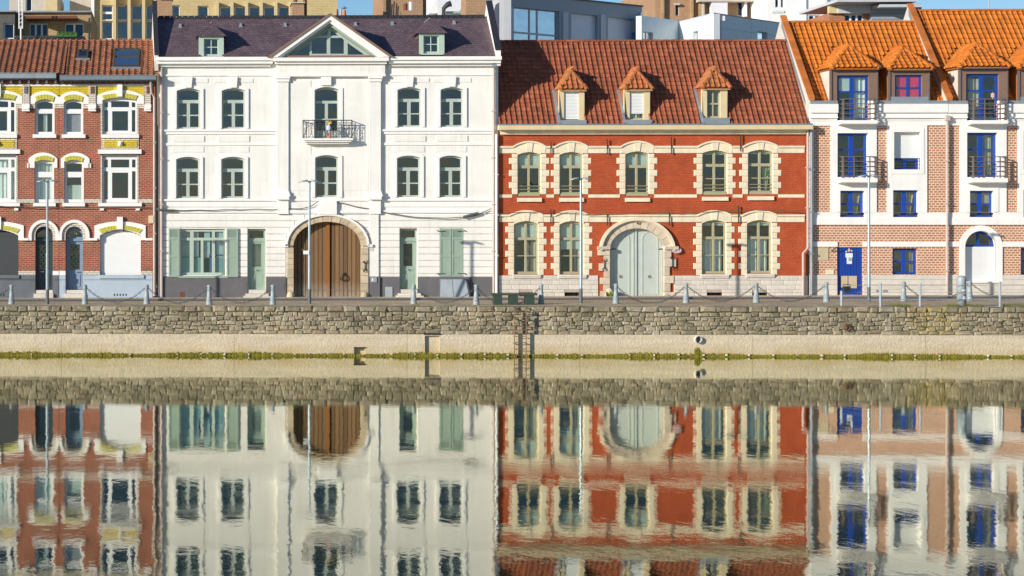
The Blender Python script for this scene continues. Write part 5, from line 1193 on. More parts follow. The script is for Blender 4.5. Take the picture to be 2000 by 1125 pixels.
MB().hull([(Hd.X(1926),-.46,Hd.Z(190,-.48)),(Hd.X(1932),-.46,Hd.Z(190,-.48)),(Hd.X(1932),-.44,Hd.Z(190,-.48)),(Hd.X(1926),-.44,Hd.Z(190,-.48)),(Hd.X(1925.5),-.46,Hd.Z(182,-.48)),(Hd.X(1932),-.46,Hd.Z(182,-.48)),(Hd.X(1932),-.44,Hd.Z(182,-.48)),(Hd.X(1925.5),-.44,Hd.Z(182,-.48))]).build('pennant_cloth', plain('red_white_cloth', (.75, .4, .4), .8, .6, 30, 0), toy)
# ============================================================ the quay wall
QX0, QX1 = W(-60, 690, QY)[0], W(2070, 690, QY)[0]
qz = lambda py: W(1000, py, QY)[1]
qx = lambda px: W(px, 650, QY)[0]
qw = thing('quay_wall', 'long rough stone quay wall with pale footing above the green water line', 'quay wall', ((QX0+QX1)/2, QY, 0))
def rubble(name, shift, lichen=True):
    m, n, b, L = nodes(name); r = piece_random(n); g = n.nodes.new('ShaderNodeNewGeometry')
    c = mix(n, r, (.40, .33, .215), (.23, .195, .13)); r2 = math_(n, 'FRACT', math_(n, 'MULTIPLY', r, 5.7), 0)
    c = mix(n, ramp(n, r2, .7, .95, 0, .7), c, (.48, .42, .32)); c = mix(n, ramp(n, math_(n, 'FRACT', math_(n, 'MULTIPLY', r, 11.3), 0), .8, .95, 0, .8), c, (.30, .22, .14))
    c = scale_col(n, c, math_(n, 'MULTIPLY', ramp(n, noise(n, g.outputs['Position'], 12, 5, .7), .25, .75, .62, 1.4), ramp(n, noise(n, g.outputs['Position'], .6, 4), .3, .7, .8, 1.2)))
    c = mix(n, math_(n, 'MULTIPLY', ramp(n, noise(n, g.outputs['Position'], 1.7, 6, .75), .50, .66, 0, 1), ramp(n, noise(n, g.outputs['Position'], 11, 5, .7), .38, .58, 0, .85)), c, (.075, .075, .032))
    v = n.nodes.new('ShaderNodeVectorMath'); v.operation = 'DISTANCE'; L(g.outputs['Position'], v.inputs[0]); v.inputs[1].default_value = (qx(1822), QY, qz(620))
    k = math_(n, 'MULTIPLY', ramp(n, v.outputs['Value'], .3, 1.3, 1, 0), ramp(n, noise(n, g.outputs['Position'], 6, 5, .7), .44, .6, 0, .7)); c = mix(n, k, c, (.50, .36, .05))
    L(c, b.inputs['Base Color']); b.inputs['Roughness'].default_value = .92; bump(n, b, noise(n, g.outputs['Position'], 25, 5, .7), .03); return m
m_rubble = rubble('rubble_stone', 0); m_bed = plain('stone_bed_mortar', (.36, .305, .215), .95, .3, 9, .02, 30)
MB().box(QX0-40, QX1+40, QY+.06, QY+.6, -1.2, QTOP-.03).build('wall_core', m_bed, qw)
rnd = random.Random(3); SM = [block_mesh('stone', m_rubble, .17, .10, i) for i in range(10)]
cells = []
y = 598.0
for hh, wr in ((11.5, (16, 34)), (9.5, (9, 24)), (9, (8, 19)), (9, (8, 21)), (8.5, (9, 20)), (8.5, (14, 36))):
    x = -60+rnd.uniform(-8, 0)
    while x < 2060:
        w = rnd.uniform(*wr); cells.append((y+(rnd.uniform(-1.6, 1.6) if y > 600 else 0), hh*(1 if y < 600 else rnd.choice((1.1, 1, .9, .75))), x, w)); x += w
    y += hh
idx = list(range(len(cells)))
area = sorted(idx, key=lambda i: -(cells[i][1]*cells[i][3]) if 0 < cells[i][2] < 2000 else 1e9); named = set(area[:300])
rest = MB()
for i in idx:
    yy, hh, x, w = cells[i]; cp = yy < 599; pr = rnd.uniform(.0, .022)+(.045 if cp else 0); g = .12
    X0, X1 = qx(x+g), qx(x+w-g); Z0, Z1 = qz(yy+hh-g*.6), qz(yy+g*.6)+(rnd.uniform(-.006, .006) if not cp else rnd.uniform(-.012, .004))
    sc = (X1-X0, .16+pr*2, (Z1-Z0)*rnd.uniform(.93, 1.03)); loc = ((X0+X1)/2, QY+.08, (Z0+Z1)/2); me = SM[i % 10]
    if i in named: inst('coping_stone' if cp else 'stone', me, qw, loc, Matrix.Rotation(rnd.uniform(-.03, .03), 3, 'Y'), sc)
    else: rest.add([(loc[0]+v.co.x*sc[0], loc[1]+v.co.y*sc[1], loc[2]+v.co.z*sc[2]) for v in me.vertices], [tuple(p.vertices) for p in me.polygons])
rest.build('stonework', m_rubble, qw, kind='stuff')
sheet('quay_edge', QX0-40, QX1+40, QY-.03, QY+.62, QTOP-.006, m_setts)
# pale footing with two recesses
def footmat():
    m, n, b, L = nodes('pale_footing_concrete'); v = mapped(n, (1, 1, 1)); z = n.nodes.new('ShaderNodeSeparateXYZ'); tc = n.nodes.new('ShaderNodeTexCoord'); L(tc.outputs['Object'], z.inputs[0])
    c = scale_col(n, (.66, .545, .385), math_(n, 'MULTIPLY', ramp(n, noise(n, mapped(n, (.5, 1, 5)), 1, 5), .25, .75, .85, 1.12), ramp(n, noise(n, v, 9, 5, .7), .25, .75, .86, 1.12)))
    c = mix(n, math_(n, 'MULTIPLY', ramp(n, z.outputs[2], .1, .5, 1, 0), ramp(n, noise(n, mapped(n, (1.2, 1, .6)), 1, 5), .35, .62, .15, .95)), c, (.52, .38, .17))
    c = mix(n, ramp(n, noise(n, mapped(n, (7, 1, .5)), 1, 5, .7), .54, .72, 0, .5), c, (.42, .37, .28))
    L(c, b.inputs['Base Color']); b.inputs['Roughness'].default_value = .9; bump(n, b, noise(n, v, 14, 6, .7), .035); return m
m_foot = footmat(); FY = QY-.12; ZF = qz(653.5)
R_ = lambda x0, y0, x1, y1: opening(qx(x0), qx(x1), qz(y1) if y1 < 690 else -.6, qz(y0))
MB().plate([(QX0-40, -1), (QX1+40, -1), (QX1+40, ZF), (QX0-40, ZF)], [R_(829, 655.5, 858, 700), R_(691, 680, 712, 700)], FY, FY+.2).box(qx(825), qx(862), FY+.11, FY+.15, -1, ZF-.02).box(qx(688), qx(716), FY+.16, FY+.2, -1, ZF-.02).build('footing', m_foot, qw)
B(QX0-40, QX1+40, FY+.001, QY+.1, ZF-.03, ZF+.006).build('footing_top', m_foot, qw)
for j, px in enumerate(range(120, 2000, 337)): MB().box(qx(px)-.008, qx(px)+.008, FY-.003, FY+.05, .1, ZF-.02).build('footing_joint', m_bed, qw)
B(qx(827), qx(860), FY-.04, FY+.05, qz(653.4), qz(650.5)).build('niche_lintel', m_iron, qw); B(qx(690), qx(713), FY-.03, FY+.05, qz(680), qz(678)).build('niche_lintel', m_iron, qw)
m_cleat = plain('dirty_white_cleat', (.62, .60, .52), .7, .35, 20, 0)
px = 62.0
while px < 2000:
    s_ = rnd.uniform(.9, 1.9); B(qx(px-s_), qx(px+s_), FY-.09, FY+.02, .045+rnd.uniform(-.02, .02), .085+rnd.uniform(-.015, .02)).build('white_cleat', m_cleat, qw) if rnd.random() < .85 else None; px += 46.4+rnd.uniform(-2.5, 2.5)
pc = (qx(1361), FY, qz(662)); MB().tube([(pc[0], FY-.12, pc[2]), (pc[0], FY+.02, pc[2])], .125, 16, cap=False).tube([(pc[0], FY-.12, pc[2]), (pc[0], FY+.02, pc[2])], .10, 16, cap=False).build('drain_pipe', m_pvc, qw)
MB().tube([(pc[0], FY-.02, pc[2]), (pc[0], FY-.01, pc[2])], .10, 16).build('drain_mouth', m_iron, qw)
c = (qx(1653), QY-.1, qz(639)); MB().tube([(c[0]+.1*math.cos(t), c[1]-.02*math.sin(t), c[2]+.1*math.sin(t)) for t in [i*math.pi/8 for i in range(17)]], .026, 7).box(c[0]-.04, c[0]+.04, c[1], c[1]+.1, c[2]+.06, c[2]+.14).build('mooring_ring', m_rust, qw)
# green weed hanging along the water line
al = MB(); r_ = random.Random(5); x = QX0-3
while x < QX1+3:
    top = .075+.045*math.sin(x*.8)+.03*math.sin(x*2.3+1); near = abs(x-qx(1361)) < .13; top = .26 if near else .098+.45*(top-.075)
    for k in range(4):
        xx = x+r_.uniform(0, .05); z1 = top*r_.uniform(.35, 1.45); w = r_.uniform(.02, .05); o = r_.uniform(.005, .045)
        al.add([(xx-w, FY-o-.02, -.06), (xx+w, FY-o-.02, -.06), (xx+w*.6, FY-o, z1*.6), (xx-w*.2+r_.uniform(-.02, .02), FY-.003, z1), (xx-w*.8, FY-o, z1*.5)], [(0, 1, 2, 3, 4)])
    x += .045
m_algae = plain('water_line_weed', (.22, .19, .016), .9, .45, 9, .01, 40)
al.build('algae', m_algae, kind='stuff')
ms = MB(); x = QX0
while x < QX1:
    if r_.random() < .55:
        z = qz(r_.choice([609.5, 609.5, 619, 628, 637])); 
        for k in range(r_.randint(4, 12)):
            a = r_.uniform(0, 6.28); xx, zz = x+r_.uniform(-.16, .16), z+r_.uniform(-.045, .03); s = r_.uniform(.015, .035)
            ms.add([(xx+s*math.cos(a+t), QY-.03-r_.uniform(.0, .05), zz+s*math.sin(a+t)) for t in (0, 2.1, 4.2)], [(0, 1, 2)])
    x += r_.uniform(.1, .9)
ms.build('moss', plain('wall_moss', (.075, .085, .02), .95, .4, 9, 0), kind='stuff')
gr = MB()
for a, b, n in ((805, 822, 50), (870, 890, 30), (1745, 1780, 240), (1855, 1925, 420), (1965, 2010, 220), (1640, 1648, 40), (1090, 1140, 40), (300, 340, 30), (965, 1000, 40)):
    for i in range(n):
        px_ = r_.uniform(a, b); X = qx(px_); Y = QY+r_.uniform(.02, .4); hgt = r_.uniform(.04, .13 if n > 60 else .07); dx = r_.uniform(-.05, .05)
        gr.add([(X-.008, Y, QTOP-.02), (X+.008, Y, QTOP-.02), (X+dx, Y+r_.uniform(-.03, .03), QTOP+hgt)], [(0, 1, 2)])
gr.build('grass', plain('edge_grass', (.16, .17, .03), .9, .35, 8, 0), kind='stuff')
wd = thing('weed', 'bright green weed growing beside the wheel guard of the pale gate', 'weed', (Hr.X(1186), -.42, GZ)); lf = MB()
for i in range(60):
    a = r_.uniform(0, 6.28); l = r_.uniform(.1, .34); z = r_.uniform(.02, .3); X = Hr.X(1186); lf.add([(X, -.42, GZ+z*.5), (X+l*.5*math.cos(a), -.42+l*.4*math.sin(a), GZ+z+.1), (X+l*.6*math.cos(a+.4), -.42+l*.5*math.sin(a+.4), GZ+z)], [(0, 1, 2)])
lf.build('leaves', plain('fresh_leaf', (.20, .30, .03), .8, .3, 8, 0), wd)
MB().tube([(Hr.X(1186), -.42, GZ), (Hr.X(1186), -.42, GZ+.25)], .012, 5).build('stem', m_algae, wd)
# ladder
LX0, LX1, LY = qx(1002), qx(1025), FY-.16; ld = thing('ladder', 'rusty iron ladder fixed down the quay wall next to the bench', 'ladder', ((LX0+LX1)/2, LY, 0))
m_ladder = plain('rust_ladder', (.22, .135, .085), .7, .35, 4, .002)
for X in (LX0, LX1): MB().tube([(X, QY+.1, QTOP-.02), (X, LY+.02, QTOP-.05), (X, LY, QTOP-.12)], .02, 6).box(X-.011, X+.011, LY-.045, LY+.045, -.7, QTOP-.1).build('stile', m_ladder, ld)
z = -.4
while z < QTOP-.1: MB().tube([(LX0, LY, z), (LX1, LY, z)], .014, 5).build('rung', m_ladder, ld); z += .225
for z in (QTOP-.42, QTOP-.92, .46):
    for X in (LX0, LX1): MB().tube([(X, LY, z), (X, FY+.15, z)], .022, 5).build('bracket', m_rust, ld)
# ============================================================ furniture on the quay
m_boll = plain('grey_cast_iron_paint', (.30, .345, .36), .45, .18, 5, .003, 30, streak=.4, dirt=(.16, .17, .17))
def bollard_mb(x, y):
    return MB().lathe((x, y, GZ-.01), [(.13, 0), (.13, .04), (.118, .055), (.11, .17), (.115, .18), (.115, .20), (.098, .22), (.08, .45), (.066, .60), (.078, .612), (.078, .635), (.055, .65), (.062, .665), (.088, .69), (.09, .715), (.07, .745), (.03, .76)], 14)
behind = ['in front of the black-shuttered window at the left edge', 'at the left end of the chain before the pale blue base', 'between the pale blue house and the white house', 'in front of the green-shuttered window of the white house', 'left of the wooden gate, before the green door steps',
    'in front of the right green door of the white house', 'right beside the sloping cellar hatch of the white house', 'touching the right end of the dark bench', 'in front of the left jamb of the pale gate', 'just right of the pale gate', 'between the two curtained ground-floor windows of the red house', 'just left of the blue plank door',
    'in front of the small blue window right of the plank door', 'right behind the fat sticker-covered post at right']
bx_ = [(22.5,594), (166,594), (286.5,594), (408.5,595), (533,595), (808,594), (930,595), (1057,594), (1203,593), (1340,592), (1477,591), (1614,590), (1765,588), (1894,586.5)]
tops = []; bm0 = None
for (px, py), lb in zip(bx_, behind):
    X, Y = on_ground(px, py)
    if bm0 is None: bm0 = bollard_mb(0, 0).mesh('bollard', m_boll, Vector((0, 0, GZ)), True)
    o = bpy.data.objects.new('bollard', bm0); COL.objects.link(o); o.location = (X, Y, gz(X)); tag(o, 'grey bollard '+lb, 'bollard', 'bollards along the quay edge'); tops.append(Vector((X, Y, gz(X)+.68)))
def chain(a, b, sag, label, cut=1.0):
    n = max(6, int((b-a).length/.078)); pts = [a+(b-a)*(i/n)-Vector((0, 0, sag*4*(i/n)*(1-i/n))) for i in range(int(n*cut)+1)]; m = MB()
    for i in range(len(pts)-1):
        p, q = pts[i], pts[i+1]; d = (q-p).normalized(); s = Vector((0, 0, 1)).cross(d).normalized(); u = d.cross(s)
        w = s if i % 2 else u; c = (p+q)/2; L = (q-p).length*.62
        ring_ = [c+d*(L*math.cos(t))+w*(.03*math.sin(t)) for t in [k*math.pi/4 for k in range(9)]]; m.tube(ring_, .010, 4, cap=False)
    o = m.build('chain', m_chain); tag(o, label, 'chain', 'chains between the bollards')
m_chain = plain('dark_chain', (.11, .115, .12), .5, .25, 9, 0, metal=.3)
T = tops
chain(T[0]+Vector((-2.9, 0, 0)), T[0], .62, 'hanging chain running out of the left edge from the first bollard')
for i, j, sg, lb in ((1,2,.60,'hanging chain before the pale blue base of the terraced house'), (2,3,.62,'hanging chain before the green-shuttered window left of the white house door'), (3,4,.6,'hanging chain before the left green door of the white house'),
    (5,6,.6,'hanging chain crossing the sloping cellar hatch of the white house'), (6,7,.72,'hanging chain dipping behind the dark bench'), (8,9,.68,'hanging chain across the pale carriage gate'), (9,10,.6,'hanging chain before the left curtained window of the red house'),
    (10,11,.62,'hanging chain before the downpipes between the red and pink brick houses'), (12,13,.68,'hanging chain before the arched shutter, left of the fat post')): chain(T[i], T[j], sg, lb)
chain(T[13], T[13]+Vector((2.9, .1, 0)), .62, 'hanging chain running out of the right edge from the last bollard')
m_pole = plain('lamp_pole_grey', (.33, .40, .44), .4, .1, 3, 0, metal=.3); m_poledk = plain('lamp_pole_foot', (.10, .12, .13), .5, .15, 4, 0)
lamps = [(92.5, 594, 355, 'double-headed street lamp in front of the dark arched door of the left brick house'), (604.5, 592.8, 355.5, 'double-headed street lamp in front of the wooden gate, with a small white sign'), (1134.5, 592, 350.5, 'double-headed street lamp in front of the red house, left of its gate'), (1697, 589, 345, 'double-headed street lamp in front of the pink brick house, right of the blue plank door')]
for i, (px, py, ty, lb) in enumerate(lamps):
    X, Y = on_ground(px, py); zt = W(px, ty, Y)[1]; G = gz(X); l = thing('street_lamp', lb, 'street lamp', (X, Y, G), 'street lamps along the quay')
    MB().tube([(X, Y, G-.02), (X, Y, G+1.9), (X, Y, G+1.95), (X, Y, zt)], [.062, .058, .05, .042], 10).build('pole', m_pole, l)
    MB().tube([(X, Y, G-.02), (X, Y, G+.55)], .066, 10).build('pole_foot', m_poledk, l); MB().tube([(X, Y, zt-.02), (X, Y, zt+.05)], .055, 8).build('pole_cap', m_poledk, l)
    for s in (-1, 1):
        n = 9; hd = MB(); rows = []
        for k in range(n):
            u = k/(n-1); w = .15*math.sin(math.pi*(.12+.83*u))**.7; x = X+s*(.07+.34*u); z = zt+.045-.05*u*u
            rows.append([(x, Y-w, z-.02), (x, Y-w*.6, z+.03*(1-u*.5)), (x, Y, z+.045*(1-u*.5)), (x, Y+w*.6, z+.03*(1-u*.5)), (x, Y+w, z-.02), (x, Y+w*.5, z-.03), (x, Y-w*.5, z-.03)])
        hd.add([p for r in rows for p in r], [(k*7+j, k*7+(j+1) % 7, (k+1)*7+(j+1) % 7, (k+1)*7+j) for k in range(n-1) for j in range(7)]+[tuple(range(7)), tuple(range((n-1)*7+6, (n-1)*7-1, -1))]); hd.build('lamp_head', m_pole, l, smooth=True)
    if i == 1: B(W(592, 493, Y)[0], X-.02, Y-.075, Y-.065, W(px, 496.5, Y)[1], W(px, 489.5, Y)[1]).build('sign_plate', m_pvc, l)
# bench
X, Y = on_ground(1005, 595.5); GB = gz(X); bz = lambda py: W(1005, py, Y)[1]; bX = lambda px: W(px, 590, Y)[0]
bn = thing('bench', 'dark green backless bench on three block legs above the quay ladder', 'bench', (X, Y, GB))
for k in range(3): B(bX(962), bX(1050), Y-.02+.14*k, Y+.105+.14*k, bz(577.2), bz(573)).build('seat_slat', m_bench, bn)
for a, b in ((965, 981), (996, 1012), (1027.5, 1044)): B(bX(a), bX(b), Y, Y+.36, GB-.01, bz(577.4)).build('leg', m_bench, bn)
# railing at the right
rp = [1643.5, 1719.5, 1797, 1953, 2031]; ry_ = QY+.12
rl = thing('railing', 'thin steel post railing along the quay edge at the right', 'railing', (qx(1800), ry_, QTOP))
for px in rp: X = W(px, 590, ry_)[0]; MB().tube([(X, ry_, QTOP-.02), (X, ry_, W(px, 553 if px > 1700 else 568, ry_)[1])], .05 if px < 1700 else .043, 8).build('post', m_steel, rl)
for py, r in ((557, .008), (571, .008), (584.5, .016)): MB().tube([(W(1643.5, 590, ry_)[0], ry_, W(1800, py, ry_)[1]), (W(2031, 590, ry_)[0], ry_, W(1800, py, ry_)[1])], r, 5).build('rail', m_steel, rl)
X = W(1878, 590, QY+.3)[0]; fp = thing('marker_post', 'fat grey round-topped post with torn stickers near the right edge', 'post', (X, QY+.3, QTOP))
MB().lathe((X, QY+.3, QTOP-.01), [(.16, 0), (.16, .98), (.15, 1.04), (.10, 1.09), (.02, 1.105)], 18).build('shaft', m_boll, fp, smooth=True)
for z, w, hgt in ((.55, .5, .05), (.47, .35, .04), (.33, .5, .035), (.24, .4, .08)):
    s = MB(); n = 6; a0 = -1.9+random.uniform(-.3, .3)
    for k in range(n): a, b = a0+w*2*k/n, a0+w*2*(k+1)/n; s.quad(*[(X+.164*math.cos(t), QY+.3+.164*math.sin(t), QTOP+z+zz) for t, zz in ((a, 0), (b, 0), (b, hgt), (a, hgt))])
    s.build('sticker', m_paper, fp)
X = W(1651, 590, ry_)[0]; bg_ = thing('basket', 'black wire basket hanging on the first railing post before the blue door', 'basket', (X, ry_-.1, W(1651, 570, ry_)[1]))
b0, b1 = W(1651, 570, ry_)[1], W(1651, 559, ry_)[1]; k = MB(); x0, x1, y0, y1 = X-.12, X+.12, ry_-.2, ry_-.06
k.hull([(x0+.02,y0+.02,b0),(x1-.02,y0+.02,b0),(x1-.02,y1-.01,b0),(x0+.02,y1-.01,b0),(x0,y0,b1),(x1,y0,b1),(x1,y1,b1),(x0,y1,b1)]); k.build('body', m_iron, bg_)
MB().tube([(x0, (y0+y1)/2, b1), (x0, (y0+y1)/2, b1+.07), (x1, (y0+y1)/2, b1+.07), (x1, (y0+y1)/2, b1)], .012, 5).build('handle', m_iron, bg_)
# cables slung along the facades
def cable(label, pts, r=.018):
    P = []
    for i in range(len(pts)-1):
        for k in range(6): t = k/6; P.append(tuple(pts[i][j]+(pts[i+1][j]-pts[i][j])*t for j in range(2)))
    P.append(pts[-1]); h = Hw
    o = MB().tube([(W(x, y, -.13)[0], -.13+.02*math.sin(x*.07), W(x, y+.6*math.sin(x*.11), -.13)[1]) for x, y in P], r, 5).build('cable', m_cable); tag(o, label, 'cable', 'cables along the facades')
cable('dark cable along the red brick terraced houses below the first-floor sills', [(-20,402), (40,404), (120,405.5), (200,405), (296,405)])
cable('black cable across the left half of the white house', [(303,412), (330,410), (380,411), (470,409.5), (541,409), (590,407), (608,403), (618,396), (624,393)])
cable('black cable sagging across the right half of the white house to its downpipe', [(657,395), (690,402), (740,412), (790,422), (840,426), (905,425), (930,420), (960,408)])
cable('thin cable above the ground-floor string course of the red house', [(972,417), (1060,413), (1130,418), (1190,419.5), (1250,414), (1330,417), (1420,411), (1500,410), (1570,414)], .011)
MB().box(0, 0, 0, 0, 0, 0)
o = MB().tube([(W(905, 424, -.16)[0], -.16, W(905, 424, -.16)[1]), (W(934, 416, -.16)[0], -.16, W(934, 416, -.16)[1])], .055, 8).build('cable_joint', m_cable); tag(o, 'dark cable splice box hanging on the white house wall above the green shutters', 'splice box')
o = MB().tube([(W(x, y, -.15)[0], -.15+dy, W(x, y, -.15)[1]) for x, y, dy in ((306,408,0), (314,410,-.05), (325,411,-.03), (341,411,0))], .05, 6).build('cable_bundle', m_cable); tag(o, 'dark knot of cables on the pipe between the brick and white houses', 'cable bundle')
cable('pale cable hanging from the big skylight over the gutter of the brick house', [(276,98), (281,118), (288,140), (293,158)], .014)
pt = thing('hanging_plant', 'green trailing plant hanging inside the right upper window of the red house', 'plant', (Hr.X(1503), .28, Hr.Z(346))); lf = MB()
for i in range(70):
    t = r_.random(); a = r_.uniform(0, 6.28); x, z = Hr.X(1503)+.13*math.cos(a)*(.3+t), Hr.Z(346)+.05+.26*r_.random(); lf.add([(x, .2+.05*math.sin(a), z), (x+.06, .19, z+.03), (x+.02, .21, z-.06)], [(0, 1, 2)])
lf.build('leaves', plain('house_plant_leaf', (.16, .34, .04), .7, .3, 8, 0), pt)
MB().lathe((Hr.X(1503), .27, Hr.Z(346)), [(.06, 0), (.08, .1)], 10).build('pot', m_pvc, pt)
# ============================================================ what rises behind the roofs
def Bx(px, Y): return W(px, 0, Y)[0]
def Bz(px, py, Y): return W(px, py, Y)[1]
m_ochre = brick('ochre_brick', (.56, .43, .20), (.50, .38, .17), (.60, .50, .30), .5, .13, .01, .06, .002)
m_ochrestone = plain('pale_ochre_stone', (.62, .50, .28), .85, .06, 2, .003)
m_tan = brick('tan_rubble_brick', (.42, .26, .11), (.34, .21, .09), (.46, .36, .22), .22, .075, .012, .25, .006, .4, (.12, .09, .05))
m_brown = brick('brown_brick', (.42, .22, .11), (.36, .185, .09), (.46, .33, .22), .2, .07, .012, .14, .005)
m_graypanel = plain('grey_cladding', (.33, .35, .38), .5, .05, 2, 0); m_graylt = plain('light_grey_cladding', (.55, .55, .57), .55, .05, 2, 0)
m_lav = plain('lavender_panel', (.74, .73, .77), .5, .04, 2, 0); m_panel = plain('pale_panel', (.66, .72, .74), .45, .04, 2, 0)
m_concrete = plain('pale_concrete', (.55, .50, .43), .9, .12, 2, .004, 20, streak=.5, dirt=(.36, .33, .28)); m_wash = plain('bright_white_render', (.84, .83, .80), .8, .03, 2, 0)
m_skyglass = glassmat('sky_tinted_glass', (.5, .65, .8), .25); m_skyback = plain('painted_sky_reflection', (.05, .17, .36), .9, .4, .8, 0)  # blue tint and blue backing paint the reflected sky into the glazing
class Block:
    def __init__(s, label, name='building', px=500, Y=20, cat='building'):
        s.Y = Y; s.pxr = px; s.root = thing(name, label, cat, (Bx(px, Y), Y, GZ))
    def X(s, px, Y=None): return Bx(px, s.Y if Y is None else Y)
    def Z(s, py, Y=None): return Bz(s.pxr, py, s.Y if Y is None else Y)
    def front(s, x0, x1, y0, mat, wins=(), name='wall', Y=None, back=6, frame=m_pvc, glass=None, zb=None):
        Y = s.Y if Y is None else Y; X0, X1, Zt = s.X(x0, Y), s.X(x1, Y), s.Z(y0, Y); zb = GZ-.1 if zb is None else zb; hs = []
        for w in wins: hs.append(opening(s.X(w[0], Y), s.X(w[2], Y), s.Z(w[3], Y), s.Z(w[1], Y)))
        m = MB().plate([(X0, zb), (X1, zb), (X1, Zt), (X0, Zt)], hs, Y, Y+.3)
        for x in (X0+.003, X1-.003): m.quad((x, Y+.3, zb), (x, Y+back, zb), (x, Y+back, Zt), (x, Y+.3, Zt))
        m.quad((X0, Y+.3, Zt-.002), (X1, Y+.3, Zt-.002), (X1, Y+back, Zt-.002), (X0, Y+back, Zt-.002)); m.quad((X0, Y+back, zb), (X1, Y+back, zb), (X1, Y+back, Zt), (X0, Y+back, Zt)); p = m.build(name, mat, s.root)
        for w in wins: s.window(w, Y, frame, glass, p)
        return p
    def window(s, w, Y, frame, glass=None, par=None):
        x0, x1, z0, z1 = s.X(w[0], Y), s.X(w[2], Y), s.Z(w[3], Y), s.Z(w[1], Y); n = w[4] if len(w) > 4 else 2; rows = w[5] if len(w) > 5 else 1; hs = []; t = .06
        for i in range(n):
            for j in range(rows): hs.append(opening(x0+(x1-x0)*i/n+t, x0+(x1-x0)*(i+1)/n-t*.6, z0+(z1-z0)*j/rows+t, z0+(z1-z0)*(j+1)/rows-t))
        f = MB().plate(opening(x0+.004, x1-.004, z0+.004, z1-.004), hs, Y+.14, Y+.2).build('window', frame, s.root)
        for q in hs: MB().plate(q, [], Y+.17, 0, sides=False).build('pane', glass or m_skyglass, f)
        B(x0, x1, Y+.5, Y+.55, z0, z1).build('room', m_room if glass else m_skyback, f)  # blue backing plate stands for sky reflected in the panes
    def box(s, x0, y0, x1, y1, a, b, name, mat, par=None): return B(s.X(x0, a), s.X(x1, a), a, b, s.Z(y1, a), s.Z(y0, a)).build(name, mat, par or s.root)
# tan house with roof terrace, far left
b = Block('low tan brick house with roof terrace and planters behind the brown tiled roofs', px=110, Y=12)
b.front(30, 178, 24, m_tan, [(57,45,93,75,3), (126,45,163,76,2)], back=7); b.box(28, 21, 179, 24, 11.8, 19, 'roof_edge', m_zinc); b.box(50, 31, 150, 36, 10.9, 12.0, 'canopy', m_rust)
b.box(30, 70, 165, 73, 10.4, 11.9, 'terrace_deck', m_zincdk); rb = MB(); [rb.box(b.X(x, 10.4)-.015, b.X(x, 10.4)+.015, 10.38, 10.41, b.Z(77, 10.4), b.Z(68.5, 10.4)) for x in range(32, 166, 3)]; rb.build('terrace_railing', m_iron, b.root)
for a, c in ((111, 124), (124.5, 137), (137.5, 150)):
    t = thing('planter', 'green-leaved planter box on the roof terrace, '+{111: 'left one of three', 124.5: 'middle one of three', 137.5: 'right one of three'}[a], 'planter', (b.X(a+6, 10.3), 10.3, b.Z(71.5, 10.3)), 'planters on the roof terrace')
    B(b.X(a, 10.2), b.X(c, 10.2), 10.2, 10.36, b.Z(71.5, 10.2), b.Z(68.5, 10.2)).build('box', plain('green_box', (.03, .16, .05), .6, .1, 4, 0), t); g = MB(); rr = random.Random(int(a))
    for i in range(90): x, z = rr.uniform(b.X(a, 10.2), b.X(c, 10.2)), b.Z(68.5, 10.2)+rr.uniform(-.02, .12); y = rr.uniform(10.15, 10.4); g.add([(x, y, z), (x+rr.uniform(-.06, .06), y-.03, z+.05), (x+.05, y, z+rr.uniform(-.03, .04))], [(0, 1, 2)])
    g.build('leaves', plain('planter_leaf', (.10, .22, .05), .8, .4, 9, 0), t)
b = Block('dark grey brick house with one white window at the far left', px=5, Y=11)
b.front(-60, 29, 23, plain('dark_brick', (.10, .095, .085), .9, .2, 4, .004), [(7,45,27,76,1)], back=8); b.box(-60, 20.5, 30, 23, 10.8, 19, 'roof_edge', m_zinc)
b = Block('pale concrete penthouse above the tan brick house', px=65, Y=24)
b.front(18, 114, -14, m_concrete, [(50,-12,62,22,1)], back=5); b.front(88, 112, -14, m_ochrestone, [], 'stair_tower', 23.9, 3); b.front(136, 186, -14, m_concrete, [], 'stair_tower', 26, 3)
mt = thing('antenna_mast', 'white lattice mast standing on the terrace of the tan brick house', 'mast', (Bx(41, 9.9), 9.9, Bz(41, 78, 9.9))); m = MB(); X0, X1 = Bx(37.5, 9.9), Bx(44, 9.9)
for X in (X0, X1): m.tube([(X, 9.9, Bz(41, 56, 9.9)), (X, 9.9, Bz(41, -20, 9.9))], .03, 5)
m.build('mast_leg', m_pvc, mt); m = MB(); [m.tube([(X0, 9.9, Bz(41, y, 9.9)), (X1, 9.9, Bz(41, y-4, 9.9))], .018, 4) for y in range(-18, 56, 8)]; m.build('brace', m_pvc, mt); MB().tube([((X0+X1)/2, 9.9, Bz(41, 84, 9.9)), ((X0+X1)/2, 9.9, Bz(41, 56, 9.9))], .035, 6).tube([((X0+X1)/2, 9.9, Bz(41, 57, 9.9)), (X0, 9.9, Bz(41, 52, 9.9))], .025, 5).tube([((X0+X1)/2, 9.9, Bz(41, 57, 9.9)), (X1, 9.9, Bz(41, 52, 9.9))], .025, 5).build('pole', m_pvc, mt)
